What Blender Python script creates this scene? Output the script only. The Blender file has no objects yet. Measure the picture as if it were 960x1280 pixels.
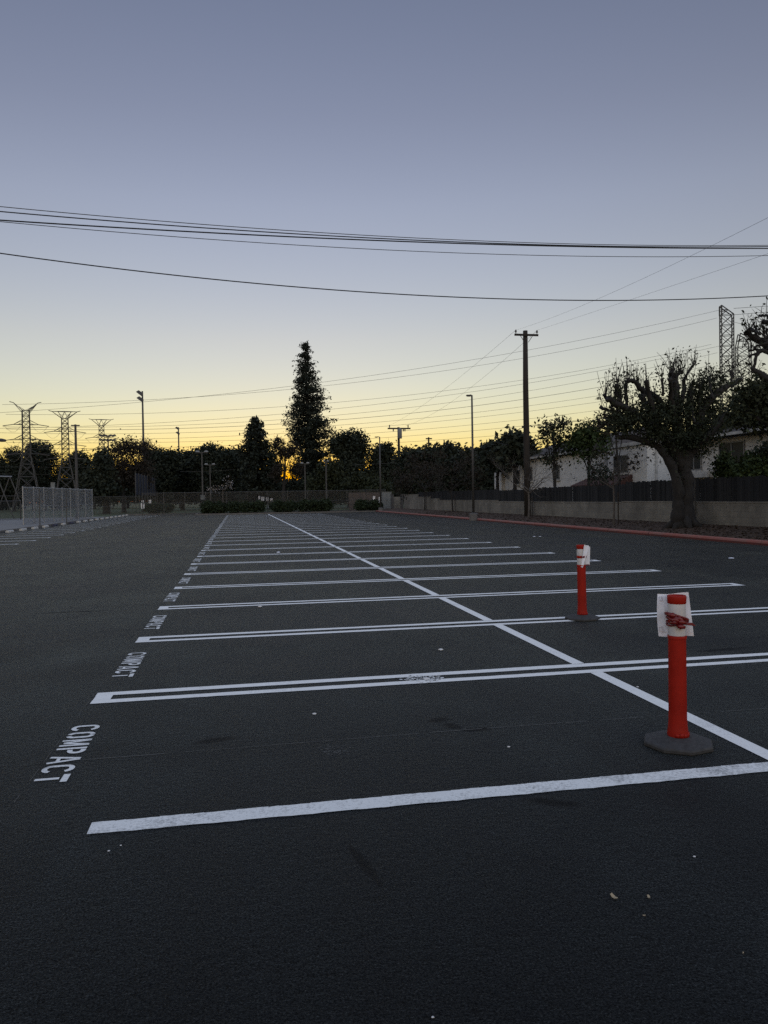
import bpy, math, random
import numpy as np
from mathutils import Vector, Matrix

R_ = math.radians
scene = bpy.context.scene
col = scene.collection

# ------------------------------------------------------------------ viewpoint
FOC, PITCH, ROLL, YAW, EYE = 960.0, 0.01906, -0.0161, 0.1874, 1.5
_s, _c = math.sin(YAW), math.cos(YAW)
_F = np.array([_s, _c, 0.0]); _R = np.array([_c, -_s, 0.0]); _Z = np.array([0, 0, 1.0])
FWD = math.cos(PITCH) * _F - math.sin(PITCH) * _Z
_U = math.sin(PITCH) * _F + math.cos(PITCH) * _Z
RGT = math.cos(ROLL) * _R + math.sin(ROLL) * _U
UPV = -math.sin(ROLL) * _R + math.cos(ROLL) * _U
CAM = np.array([0, 0, EYE])


def ray(px, py): return FWD + (px - 480) / FOC * RGT - (py - 640) / FOC * UPV
def at(px, py, D): return Vector(CAM + D * ray(px, py))
def gz(px, py, z=0.0):
    r = ray(px, py); return Vector(CAM + (z - EYE) / r[2] * r)
def onx(px, py, x):
    r = ray(px, py); return Vector(CAM + x / r[0] * r)
def ony(px, py, y):
    r = ray(px, py); return Vector(CAM + y / r[1] * r)
def zat(px, py, P):
    """height above the spot P at which the sight line (px,py) passes it"""
    d = math.hypot(P[0], P[1]); r = ray(px, py)
    return EYE + d / math.hypot(r[0], r[1]) * r[2]


# ------------------------------------------------------------------ mesh kit
class MB:
    def __init__(s):
        s.v, s.f, s.m = [], [], []
    def add(s, vs, fs, mi=0):
        o = len(s.v); s.v += [tuple(p) for p in vs]
        s.f += [tuple(i + o for i in f) for f in fs]; s.m += [mi] * len(fs)
    def quad(s, a, b, c, d, mi=0): s.add([a, b, c, d], [(0, 1, 2, 3)], mi)
    def box(s, lo, hi, mi=0, M=None):
        x0, y0, z0 = lo; x1, y1, z1 = hi
        vs = [(x0, y0, z0), (x1, y0, z0), (x1, y1, z0), (x0, y1, z0), (x0, y0, z1), (x1, y0, z1), (x1, y1, z1), (x0, y1, z1)]
        if M is not None: vs = [tuple(M @ Vector(p)) for p in vs]
        s.add(vs, [(0, 3, 2, 1), (4, 5, 6, 7), (0, 1, 5, 4), (1, 2, 6, 5), (2, 3, 7, 6), (3, 0, 4, 7)], mi)
    def tube(s, pts, rad, n=6, mi=0, cap=True):
        pts = [Vector(p) for p in pts]
        if not hasattr(rad, '__len__'): rad = [rad] * len(pts)
        o = len(s.v); ref = None
        for i, p in enumerate(pts):
            t = (pts[min(i + 1, len(pts) - 1)] - pts[max(i - 1, 0)])
            if t.length < 1e-9: t = Vector((0, 0, 1))
            t.normalize()
            if ref is None: ref = Vector((1, 0, 0)) if abs(t.x) < 0.8 else Vector((0, 1, 0))
            a = (ref - t * ref.dot(t)); a.normalize(); b = t.cross(a); ref = a
            for k in range(n):
                q = 2 * math.pi * k / n
                s.v.append(tuple(p + (a * math.cos(q) + b * math.sin(q)) * rad[i]))
        L = len(pts)
        for i in range(L - 1):
            for k in range(n):
                k2 = (k + 1) % n
                s.f.append((o + i * n + k, o + i * n + k2, o + (i + 1) * n + k2, o + (i + 1) * n + k)); s.m.append(mi)
        if cap:
            s.f.append(tuple(o + k for k in range(n))[::-1]); s.m.append(mi)
            s.f.append(tuple(o + (L - 1) * n + k for k in range(n))); s.m.append(mi)
    def lathe(s, prof, n=24, c=(0, 0, 0), mi=0, close=True):
        o = len(s.v)
        for r, z in prof:
            for k in range(n):
                q = 2 * math.pi * k / n
                s.v.append((c[0] + r * math.cos(q), c[1] + r * math.sin(q), c[2] + z))
        for i in range(len(prof) - 1):
            for k in range(n):
                k2 = (k + 1) % n
                s.f.append((o + i * n + k, o + i * n + k2, o + (i + 1) * n + k2, o + (i + 1) * n + k)); s.m.append(mi)
        if close:
            s.f.append(tuple(o + k for k in range(n))[::-1]); s.m.append(mi)
            s.f.append(tuple(o + (len(prof) - 1) * n + k for k in range(n))); s.m.append(mi)
    def build(s, name, mats, parent=None, smooth=False):
        me = bpy.data.meshes.new(name)
        me.from_pydata(s.v, [], s.f)
        if not isinstance(mats, (list, tuple)): mats = [mats]
        for m in mats: me.materials.append(m)
        if len(mats) > 1: me.polygons.foreach_set('material_index', s.m)
        if smooth: me.polygons.foreach_set('use_smooth', [True] * len(me.polygons))
        me.update()
        o = bpy.data.objects.new(name, me); col.objects.link(o)
        if parent: o.parent = parent
        return o


def tag(o, label, cat, group=None, kind=None):
    o['label'] = label; o['category'] = cat
    if group: o['group'] = group
    if kind: o['kind'] = kind
    return o
def empty(name, loc, label, cat, group=None, rz=0.0):
    o = bpy.data.objects.new(name, None); col.objects.link(o); o.empty_display_size = 0.2
    o.location = loc; o.rotation_euler = (0, 0, rz)
    return tag(o, label, cat, group)
def struct(o, label=None, cat=None):
    o['kind'] = 'structure'
    if label: o['label'] = label
    if cat: o['category'] = cat
    return o
def copy_tree(o, parent=None):
    c = o.copy(); col.objects.link(c); c.parent = parent
    for ch in list(o.children): copy_tree(ch, c)
    return c


# ------------------------------------------------------------------ materials
def newmat(name):
    m = bpy.data.materials.new(name); m.use_nodes = True
    nt = m.node_tree; b = nt.nodes['Principled BSDF']
    return m, nt, b
def N(nt, t, **k):
    n = nt.nodes.new(t)
    for a, v in k.items():
        if a in n.inputs: n.inputs[a].default_value = v
        else: setattr(n, a, v)
    return n
def objco(nt, scale=(1, 1, 1), rot=(0, 0, 0)):
    tc = N(nt, 'ShaderNodeTexCoord'); mp = N(nt, 'ShaderNodeMapping')
    mp.inputs['Scale'].default_value = scale; mp.inputs['Rotation'].default_value = rot
    nt.links.new(tc.outputs['Object'], mp.inputs['Vector']); return mp.outputs['Vector']
def noise(nt, vec, scale, detail=4, rough=0.6, dist=0.0):
    n = N(nt, 'ShaderNodeTexNoise'); n.inputs['Scale'].default_value = scale
    n.inputs['Detail'].default_value = detail; n.inputs['Roughness'].default_value = rough
    n.inputs['Distortion'].default_value = dist
    nt.links.new(vec, n.inputs['Vector']); return n.outputs['Fac']
def ramp(nt, fac, stops):
    r = N(nt, 'ShaderNodeValToRGB'); e = r.color_ramp.elements
    while len(e) < len(stops): e.new(0.5)
    for i, (p, c) in enumerate(stops):
        e[i].position = p; e[i].color = c if len(c) == 4 else (*c, 1)
    nt.links.new(fac, r.inputs['Fac']); return r.outputs['Color']
def mix(nt, fac, a, b, mode='MIX'):
    n = N(nt, 'ShaderNodeMix', data_type='RGBA', blend_type=mode)
    for sock, v in ((n.inputs[0], fac), (n.inputs[6], a), (n.inputs[7], b)):
        if hasattr(v, 'links'): nt.links.new(v, sock)
        elif isinstance(v, tuple): sock.default_value = v if len(v) == 4 else (*v, 1)
        else: sock.default_value = v
    return n.outputs[2]
def bump(nt, b, h, strength=0.4, dist=0.01):
    n = N(nt, 'ShaderNodeBump'); n.inputs['Strength'].default_value = strength; n.inputs['Distance'].default_value = dist
    nt.links.new(h, n.inputs['Height']); nt.links.new(n.outputs['Normal'], b.inputs['Normal'])
def simple(name, c, rough=0.7, metal=0.0, var=0.25, scale=4.0, spec=0.5, stretch=(1, 1, 1), bmp=0.0):
    m, nt, b = newmat(name)
    v = objco(nt, stretch); f = noise(nt, v, scale, 6)
    lo = tuple(x * (1 - var) for x in c); hi = tuple(min(1, x * (1 + var)) for x in c)
    nt.links.new(ramp(nt, f, [(0.3, lo), (0.7, hi)]), b.inputs['Base Color'])
    b.inputs['Roughness'].default_value = rough; b.inputs['Metallic'].default_value = metal
    b.inputs['Specular IOR Level'].default_value = spec
    if bmp: bump(nt, b, f, bmp, 0.02)
    return m
def leafmat(name, c1, c2, trans=0.0):
    m, nt, b = newmat(name)
    g = N(nt, 'ShaderNodeNewGeometry')
    nt.links.new(ramp(nt, g.outputs['Random Per Island'], [(0.0, c1), (1.0, c2)]), b.inputs['Base Color'])
    b.inputs['Roughness'].default_value = 0.75; b.inputs['Specular IOR Level'].default_value = 0.2
    return m


def asphalt_mat():
    m, nt, b = newmat('asphalt')
    v = objco(nt)
    pore = N(nt, 'ShaderNodeTexVoronoi'); pore.inputs['Scale'].default_value = 100
    nt.links.new(v, pore.inputs['Vector'])
    grit = noise(nt, v, 120, 3, 0.75)
    clump = noise(nt, v, 38, 5, 0.75, 0.5)
    blot = noise(nt, v, 0.5, 7, 0.66, 0.5)
    mid = noise(nt, v, 4.5, 5, 0.65)
    lane = noise(nt, objco(nt, (1.0, 0.04, 1)), 1.0, 6, 0.68, 0.6)     # tyre-worn streaks along the drive lanes
    cross = noise(nt, objco(nt, (0.05, 1.0, 1)), 0.6, 5, 0.65, 0.4)
    base = ramp(nt, grit, [(0.30, (0.0008, 0.0010, 0.0012)), (0.50, (0.0030, 0.0037, 0.0043)), (0.62, (0.0065, 0.0075, 0.0082)), (0.76, (0.034, 0.036, 0.037))])
    base = mix(nt, 1.0, base, ramp(nt, clump, [(0.32, (0.35, 0.36, 0.38)), (0.50, (1.0, 1.0, 1.0)), (0.70, (1.55, 1.55, 1.5))]), 'MULTIPLY')
    base = mix(nt, 1.0, base, ramp(nt, blot, [(0.3, (0.45, 0.49, 0.56)), (0.7, (1.6, 1.57, 1.5))]), 'MULTIPLY')
    base = mix(nt, 1.0, base, ramp(nt, mid, [(0.25, (0.7, 0.7, 0.72)), (0.75, (1.3, 1.3, 1.28))]), 'MULTIPLY')
    base = mix(nt, 1.0, base, ramp(nt, lane, [(0.32, (0.7, 0.71, 0.73)), (0.68, (1.4, 1.38, 1.35))]), 'MULTIPLY')
    base = mix(nt, 1.0, base, ramp(nt, pore.outputs['Distance'], [(0.05, (0.15, 0.15, 0.16)), (0.28, (1, 1, 1))]), 'MULTIPLY')
    sc = noise(nt, objco(nt, (1.0, 0.8, 1)), 0.9, 8, 0.7, 1.2)          # scattered dark oil scuffs
    base = mix(nt, ramp(nt, sc, [(0.64, (0, 0, 0)), (0.71, (0.7, 0.7, 0.7))]), base, (0.003, 0.0033, 0.0038))
    sp = N(nt, 'ShaderNodeTexVoronoi'); sp.inputs['Scale'].default_value = 14   # pale dust specks
    nt.links.new(v, sp.inputs['Vector'])
    base = mix(nt, ramp(nt, sp.outputs['Distance'], [(0.0, (0.45, 0.45, 0.45)), (0.035, (0, 0, 0))]), base, (0.10, 0.10, 0.095))
    pit = noise(nt, v, 27, 3, 0.6, 0.3)
    base = mix(nt, 1.0, base, ramp(nt, pit, [(0.33, (0.12, 0.12, 0.13)), (0.42, (1, 1, 1))]), 'MULTIPLY')
    scuff = None                                # rubbed dark tar marks, each with its own place and size
    fine = noise(nt, v, 26, 6, 0.75, 1.0)
    for (cx, cy, rx, ry, k) in SCUFFS:
        mp = N(nt, 'ShaderNodeMapping', vector_type='TEXTURE'); mp.inputs['Location'].default_value = (cx, cy, 0); mp.inputs['Scale'].default_value = (rx, ry, 1); mp.inputs['Rotation'].default_value = (0, 0, k)
        nt.links.new(v, mp.inputs['Vector']); ln = N(nt, 'ShaderNodeVectorMath', operation='LENGTH'); nt.links.new(mp.outputs[0], ln.inputs[0])
        e = N(nt, 'ShaderNodeMath', operation='MULTIPLY_ADD'); nt.links.new(fine, e.inputs[0]); e.inputs[1].default_value = 1.7; nt.links.new(ln.outputs['Value'], e.inputs[2])
        f_ = N(nt, 'ShaderNodeMapRange', interpolation_type='SMOOTHSTEP'); f_.inputs[1].default_value = 1.95; f_.inputs[2].default_value = 1.35; f_.inputs[3].default_value = 0.0; f_.inputs[4].default_value = 0.8
        nt.links.new(e.outputs[0], f_.inputs[0])
        if scuff is None: scuff = f_.outputs[0]
        else:
            mm = N(nt, 'ShaderNodeMath', operation='MAXIMUM'); nt.links.new(scuff, mm.inputs[0]); nt.links.new(f_.outputs[0], mm.inputs[1]); scuff = mm.outputs[0]
    base = mix(nt, scuff, base, (0.0006, 0.0007, 0.0008))
    nt.links.new(base, b.inputs['Base Color'])
    rr = N(nt, 'ShaderNodeMath', operation='MULTIPLY_ADD'); nt.links.new(lane, rr.inputs[0]); rr.inputs[1].default_value = 0.5; rr.inputs[2].default_value = 0.0
    r2 = N(nt, 'ShaderNodeMath', operation='MULTIPLY_ADD'); nt.links.new(blot, r2.inputs[0]); r2.inputs[1].default_value = 0.45; nt.links.new(rr.outputs[0], r2.inputs[2])
    r3 = N(nt, 'ShaderNodeMath', operation='MULTIPLY_ADD'); nt.links.new(cross, r3.inputs[0]); r3.inputs[1].default_value = 0.35; nt.links.new(r2.outputs[0], r3.inputs[2])
    nt.links.new(r3.outputs[0], b.inputs['Roughness'])
    nt.links.new(ramp(nt, grit, [(0.3, (0.02, 0.02, 0.02)), (0.7, (ASPH_SPEC,) * 3)]), b.inputs['Specular IOR Level'])
    h = N(nt, 'ShaderNodeMath', operation='ADD'); nt.links.new(grit, h.inputs[0]); nt.links.new(clump, h.inputs[1])
    she = mix(nt, 1.0, ramp(nt, grit, [(0.32, (0.0,) * 3), (0.68, (ASPH_SHEEN,) * 3)]), ramp(nt, blot, [(0.32, (0.5,) * 3), (0.68, (1.4,) * 3)]), 'MULTIPLY')
    she = mix(nt, 1.0, she, ramp(nt, lane, [(0.35, (0.72,) * 3), (0.65, (1.25,) * 3)]), 'MULTIPLY')
    she = mix(nt, 1.0, she, ramp(nt, cross, [(0.35, (0.8,) * 3), (0.65, (1.18,) * 3)]), 'MULTIPLY')
    sxx = N(nt, 'ShaderNodeSeparateXYZ'); nt.links.new(v, sxx.inputs[0])       # right-hand lane: the newest, blackest seal coat
    wob = N(nt, 'ShaderNodeMath', operation='MULTIPLY_ADD'); nt.links.new(blot, wob.inputs[0]); wob.inputs[1].default_value = 3.0; nt.links.new(sxx.outputs[0], wob.inputs[2])
    sl = N(nt, 'ShaderNodeMapRange', interpolation_type='SMOOTHSTEP'); sl.inputs[1].default_value = 1.5; sl.inputs[2].default_value = 11.0; sl.inputs[3].default_value = 1.0; sl.inputs[4].default_value = 0.5
    nt.links.new(wob.outputs[0], sl.inputs[0]); she = mix(nt, 1.0, she, sl.outputs[0], 'MULTIPLY')
    nt.links.new(mix(nt, scuff, she, (0.0, 0.0, 0.0)), b.inputs['Sheen Weight']); b.inputs['Sheen Roughness'].default_value = 0.30; b.inputs['Sheen Tint'].default_value = (.70, .86, 1, 1)
    h2 = N(nt, 'ShaderNodeMath', operation='MULTIPLY_ADD'); nt.links.new(pit, h2.inputs[0]); h2.inputs[1].default_value = 1.6; nt.links.new(h.outputs[0], h2.inputs[2])
    bump(nt, b, h2.outputs[0], 0.55, 0.006)
    return m

def paint_mat(name, c, wear=0.5):
    m, nt, b = newmat(name)
    oi = N(nt, 'ShaderNodeObjectInfo'); tcp = N(nt, 'ShaderNodeTexCoord'); sm = N(nt, 'ShaderNodeVectorMath', operation='SCALE'); sm.inputs[0].default_value = (41, 67, 0); nt.links.new(oi.outputs['Random'], sm.inputs['Scale'])
    av = N(nt, 'ShaderNodeVectorMath', operation='ADD'); nt.links.new(tcp.outputs['Object'], av.inputs[0]); nt.links.new(sm.outputs[0], av.inputs[1]); v = av.outputs[0]
    g = noise(nt, v, 70, 4, 0.8); l = noise(nt, v, 2.2, 5, 0.7)
    a = N(nt, 'ShaderNodeMath', operation='MULTIPLY_ADD'); nt.links.new(l, a.inputs[0]); a.inputs[1].default_value = 0.9; nt.links.new(g, a.inputs[2])
    a2 = N(nt, 'ShaderNodeMath', operation='MULTIPLY'); nt.links.new(a.outputs[0], a2.inputs[0]); a2.inputs[1].default_value = 0.5; a = a2
    w = ramp(nt, a.outputs[0], [(0.45 + 0.04 * (1 - wear), (0, 0, 0)), (0.62, (1, 1, 1))])
    tone = ramp(nt, l, [(0.3, tuple(x * 0.82 for x in c)), (0.7, c)])
    k = N(nt, 'ShaderNodeMath', operation='MULTIPLY'); nt.links.new(w, k.inputs[0]); k.inputs[1].default_value = wear
    nt.links.new(mix(nt, k.outputs[0], tone, (0.02, 0.022, 0.024)), b.inputs['Base Color'])
    b.inputs['Roughness'].default_value = 0.7
    bump(nt, b, g, 0.3, 0.004)
    return m


def brick_mat(name, c1, c2, mortar, bw, bh, var=0.3):
    m, nt, b = newmat(name)
    tc = N(nt, 'ShaderNodeTexCoord'); sx = N(nt, 'ShaderNodeSeparateXYZ'); nt.links.new(tc.outputs['Object'], sx.inputs[0])
    ad = N(nt, 'ShaderNodeMath', operation='ADD'); nt.links.new(sx.outputs[0], ad.inputs[0]); nt.links.new(sx.outputs[1], ad.inputs[1])
    cb = N(nt, 'ShaderNodeCombineXYZ'); nt.links.new(ad.outputs[0], cb.inputs[0]); nt.links.new(sx.outputs[2], cb.inputs[1])
    br = N(nt, 'ShaderNodeTexBrick'); br.inputs['Scale'].default_value = 1; br.inputs['Brick Width'].default_value = bw
    br.inputs['Row Height'].default_value = bh; br.inputs['Mortar Size'].default_value = 0.006
    br.inputs['Color1'].default_value = (*c1, 1); br.inputs['Color2'].default_value = (*c2, 1); br.inputs['Mortar'].default_value = (*mortar, 1)
    nt.links.new(cb.outputs[0], br.inputs['Vector'])
    st = noise(nt, objco(nt, (1, 0.6, 0.5)), 0.9, 6, 0.7)
    nt.links.new(mix(nt, 1.0, br.outputs['Color'], ramp(nt, st, [(0.3, (1 - var,) * 3), (0.7, (1 + var,) * 3)]), 'MULTIPLY'), b.inputs['Base Color'])
    b.inputs['Roughness'].default_value = 0.9
    bump(nt, b, br.outputs['Fac'], 0.4, -0.01)
    return m


def chain_mat(name, c, open_=0.62, cell=0.06):
    """woven wire: thin crossing wires, the gaps let light and sight through"""
    m, nt, b = newmat(name)
    tc = N(nt, 'ShaderNodeTexCoord'); sx = N(nt, 'ShaderNodeSeparateXYZ'); nt.links.new(tc.outputs['Object'], sx.inputs[0])
    h = N(nt, 'ShaderNodeMath', operation='ADD'); nt.links.new(sx.outputs[0], h.inputs[0]); nt.links.new(sx.outputs[1], h.inputs[1])
    outs = []
    for op in ('ADD', 'SUBTRACT'):
        a = N(nt, 'ShaderNodeMath', operation=op); nt.links.new(h.outputs[0], a.inputs[0]); nt.links.new(sx.outputs[2], a.inputs[1])
        d = N(nt, 'ShaderNodeMath', operation='DIVIDE'); nt.links.new(a.outputs[0], d.inputs[0]); d.inputs[1].default_value = cell
        fr = N(nt, 'ShaderNodeMath', operation='FRACT'); nt.links.new(d.outputs[0], fr.inputs[0])
        g = N(nt, 'ShaderNodeMath', operation='GREATER_THAN'); nt.links.new(fr.outputs[0], g.inputs[0]); g.inputs[1].default_value = 1 - math.sqrt(open_)
        outs.append(g.outputs[0])
    hole = N(nt, 'ShaderNodeMath', operation='MULTIPLY'); nt.links.new(outs[0], hole.inputs[0]); nt.links.new(outs[1], hole.inputs[1])
    b.inputs['Base Color'].default_value = (*c, 1); b.inputs['Roughness'].default_value = 0.5; b.inputs['Metallic'].default_value = 0.3
    tr = N(nt, 'ShaderNodeBsdfTransparent'); mx = N(nt, 'ShaderNodeMixShader')
    nt.links.new(hole.outputs[0], mx.inputs[0]); nt.links.new(b.outputs[0], mx.inputs[1]); nt.links.new(tr.outputs[0], mx.inputs[2])
    nt.links.new(mx.outputs[0], nt.nodes['Material Output'].inputs[0])
    return m


M = {}
ASPH_SPEC = 0.20; ASPH_SHEEN = 0.225
SCUFFS = [(*gz(x, y)[:2], rx, ry, k) for x, y, rx, ry, k in ((548, 900, .10, .06, .3), (566, 908, .05, .10, .5), (596, 912, .12, .045, 0), (270, 925, .15, .06, .2), (690, 1003, .16, .05, -.5), (455, 1080, .03, .22, .2), (430, 560 + 140, .9, .12, .1), (300, 755, .7, .10, 0), (90, 765, .6, .05, 0), (905, 812, .35, .06, .1))]
M['asphalt'] = asphalt_mat()
M['paint'] = paint_mat('road_paint', (0.86, 0.86, 0.84), 0.45)
M['paint_worn'] = paint_mat('worn_road_paint', (0.80, 0.81, 0.80), 0.75)
M['chalk'] = paint_mat('chalk', (0.115, 0.115, 0.11), 1.0)
M['blue_paint'] = simple('blue_kerb_paint', (0.010, 0.014, 0.045), 0.6)
M['earth'] = simple('dry_grass', (0.045, 0.052, 0.024), 0.95, var=0.5, scale=0.35)
M['concrete'] = simple('concrete', (0.15, 0.15, 0.152), 0.9, var=0.2, scale=0.8)
M['concrete2'] = simple('kerb_concrete', (0.11, 0.105, 0.10), 0.9, var=0.3, scale=2)
def kerb_mat():
    m, nt, b = newmat('faded_red_kerb_paint'); v = objco(nt)
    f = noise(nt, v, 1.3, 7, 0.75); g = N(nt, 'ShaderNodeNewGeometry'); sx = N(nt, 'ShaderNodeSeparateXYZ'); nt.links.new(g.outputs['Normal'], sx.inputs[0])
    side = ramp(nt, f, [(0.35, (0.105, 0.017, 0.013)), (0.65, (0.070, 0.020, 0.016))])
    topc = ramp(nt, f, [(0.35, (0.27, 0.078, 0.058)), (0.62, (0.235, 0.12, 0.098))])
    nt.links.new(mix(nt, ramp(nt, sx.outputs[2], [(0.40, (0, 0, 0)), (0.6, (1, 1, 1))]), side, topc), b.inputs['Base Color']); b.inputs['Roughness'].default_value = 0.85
    return m
M['red_kerb'] = kerb_mat()
M['stop'] = simple('weathered_white_concrete', (0.40, 0.40, 0.39), 0.9, var=0.35, scale=3)
M['mulch'] = simple('bark_mulch', (0.042, 0.022, 0.011), 0.95, var=0.5, scale=5)
M['block'] = brick_mat('block_wall', (0.165, 0.155, 0.135), (0.135, 0.128, 0.112), (0.11, 0.105, 0.095), 0.4, 0.2, 0.5)
M['brick'] = brick_mat('brick_wall', (0.09, 0.065, 0.052), (0.07, 0.052, 0.045), (0.07, 0.065, 0.06), 0.3, 0.12)
M['fence_wood'] = leafmat('weathered_dark_fence_boards', (0.0075, 0.0085, 0.0105), (0.024, 0.025, 0.028)); M['post_wood'] = simple('weathered_dark_fence_wood', (0.016, 0.0165, 0.018), 0.9, var=0.5, scale=3, stretch=(4, 4, 0.4))
M['stucco'] = simple('off_white_stucco', (0.52, 0.51, 0.49), 0.95, var=0.1, scale=1.2)
M['stucco_warm'] = simple('beige_stucco', (0.48, 0.46, 0.43), 0.95, var=0.15, scale=1.2)
M['roof'] = simple('dark_roof_shingle', (0.045, 0.038, 0.035), 0.9, var=0.4, scale=6)
M['tile'] = simple('red_clay_tile', (0.055, 0.022, 0.017), 0.85, var=0.4, scale=6)
M['frame_dark'] = simple('dark_window_frame', (0.03, 0.03, 0.03), 0.5)
M['frame_pale'] = simple('aluminium_window_frame', (0.15, 0.15, 0.15), 0.5)
M['trim'] = simple('painted_trim', (0.36, 0.35, 0.33), 0.8)
M['glass'] = simple('window_glass', (0.022, 0.026, 0.03), 0.35, var=0.1, spec=0.12)
M['bark'] = simple('grey_brown_bark', (0.017, 0.0155, 0.0145), 0.95, var=0.5, scale=5, stretch=(3, 3, 0.6), bmp=0.9)
M['bark_dark'] = simple('dark_bark', (0.016, 0.014, 0.012), 0.95, var=0.4, scale=5)
M['twig'] = simple('pale_twig', (0.075, 0.066, 0.058), 0.9, var=0.3)
M['leaf_dark'] = leafmat('dark_leaves', (0.010, 0.0155, 0.011), (0.030, 0.037, 0.025))
M['leaf_pine'] = leafmat('pine_needles', (0.009, 0.0135, 0.011), (0.028, 0.035, 0.025))
M['leaf_green'] = leafmat('green_leaves', (0.016, 0.028, 0.009), (0.040, 0.060, 0.018))
M['leaf_olive'] = leafmat('olive_leaves', (0.012, 0.0165, 0.009), (0.032, 0.039, 0.019))
M['leaf_rust'] = leafmat('rusty_leaves', (0.014, 0.012, 0.010), (0.034, 0.028, 0.021))
M['leaf_hedge'] = leafmat('hedge_leaves', (0.010, 0.018, 0.009), (0.028, 0.042, 0.018))
M['blossom'] = simple('pale_blossom', (0.42, 0.4, 0.4), 0.9)
def post_mat():
    m, nt, b = newmat('orange_red_plastic'); v = objco(nt)
    f = noise(nt, v, 6, 5, 0.7); st = noise(nt, objco(nt, (9, 9, 0.9)), 3.0, 6, 0.75)
    c = ramp(nt, f, [(0.3, (0.21, 0.0065, 0.0024)), (0.7, (0.30, 0.0105, 0.0034))])
    nt.links.new(mix(nt, ramp(nt, st, [(0.60, (0, 0, 0)), (0.74, (.55, .55, .55))]), c, (0.045, 0.008, 0.006)), b.inputs['Base Color'])
    nt.links.new(ramp(nt, f, [(0.3, (.45,) * 3), (0.7, (.7,) * 3)]), b.inputs['Roughness']); b.inputs['Specular IOR Level'].default_value = 0.2
    bump(nt, b, f, 0.15, 0.004)
    return m
M['orange'] = post_mat()
M['rubber'] = simple('recycled_rubber', (0.030, 0.030, 0.031), 0.8, var=0.4, scale=30, bmp=0.4)
M['reflect'] = simple('white_reflective_sheeting', (0.50, 0.49, 0.50), 0.4, var=0.1, scale=9)
M['paper'] = simple('white_paper', (0.74, 0.76, 0.84), 0.8, var=0.04)
M['ink'] = simple('faint_grey_ink', (0.50, 0.49, 0.54), 0.8, var=0.1)
M['tape'] = simple('red_ribbon', (0.13, 0.004, 0.004), 0.35, var=0.3, scale=20)
M['galv'] = simple('galvanised_steel', (0.30, 0.31, 0.32), 0.45, 0.5, var=0.15)
M['steel'] = simple('grey_painted_steel', (0.05, 0.05, 0.05), 0.6, 0.1, var=0.2)
M['steel_dark'] = simple('dark_painted_steel', (0.04, 0.04, 0.042), 0.6, var=0.2)
M['lattice'] = simple('weathered_lattice_steel', (0.07, 0.067, 0.064), 0.6, 0.2, var=0.2)
M['cable'] = simple('black_cable_jacket', (0.015, 0.015, 0.017), 0.6, var=0.1)
M['wire'] = simple('aluminium_conductor', (0.05, 0.047, 0.042), 0.6, 0.1, var=0.1)
M['pole_wood'] = simple('creosoted_pole_wood', (0.020, 0.015, 0.011), 0.9, var=0.4, scale=3, stretch=(5, 5, 0.3), bmp=0.5)
M['ceramic'] = simple('insulator_ceramic', (0.06, 0.05, 0.045), 0.3)
M['screen_blue'] = simple('dark_blue_windscreen_cloth', (0.010, 0.014, 0.030), 0.9, var=0.3, scale=1)
M['sign_white'] = simple('white_sign_face', (0.72, 0.72, 0.74), 0.6, var=0.05)
M['sign_ink'] = simple('dark_sign_print', (0.08, 0.08, 0.09), 0.7)
M['box_grey'] = simple('grey_cabinet_metal', (0.13, 0.14, 0.142), 0.6, var=0.12)
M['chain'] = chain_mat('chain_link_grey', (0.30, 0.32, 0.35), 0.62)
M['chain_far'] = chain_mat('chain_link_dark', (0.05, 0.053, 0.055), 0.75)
M['dry_leaf'] = simple('dry_leaf_tan', (0.34, 0.27, 0.17), 0.85, var=0.3, scale=20)
M['stone'] = simple('pale_pebble', (0.55, 0.55, 0.55), 0.8)
M['lens'] = simple('lamp_lens', (0.16, 0.165, 0.165), 0.3)


def rrng(seed): return np.random.default_rng(seed)


# ------------------------------------------------------------------ setting
def sheet(name, pts, z, mat, parent=None):
    mb = MB(); mb.add([(x, y, z) for x, y in pts], [tuple(range(len(pts)))]); return mb.build(name, mat, parent)

n = 64
struct(sheet('ground', [(4000 * math.cos(2 * math.pi * k / n), 4000 * math.sin(2 * math.pi * k / n)) for k in range(n)], -0.06, M['earth']),
       'flat dry grass ground reaching the horizon', 'ground')
KX, WX, YE = 14.25, 17.3, 80.0        # right kerb, block wall, far edge of the lot
lot = sheet('parking_lot', [(-11.9, -60), (KX + 0.05, -60), (KX + 0.05, YE + 0.05), (-4.2, YE + 0.05), (-4.2, 88.05), (-11.9, 88.05)], 0.0, M['asphalt'])
struct(lot, 'dark asphalt parking lot with white stall lines', 'parking lot')

# painted markings: thin sheets that lie on the asphalt
S0, SP, XL, XM, LEN = 5.98, 2.4837, -1.11, 2.87, 9.05
LW = 0.10


def rect(mb, x0, x1, y0, y1, z=0.004): mb.quad((x0, y0, z), (x1, y0, z), (x1, y1, z), (x0, y1, z))


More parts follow.
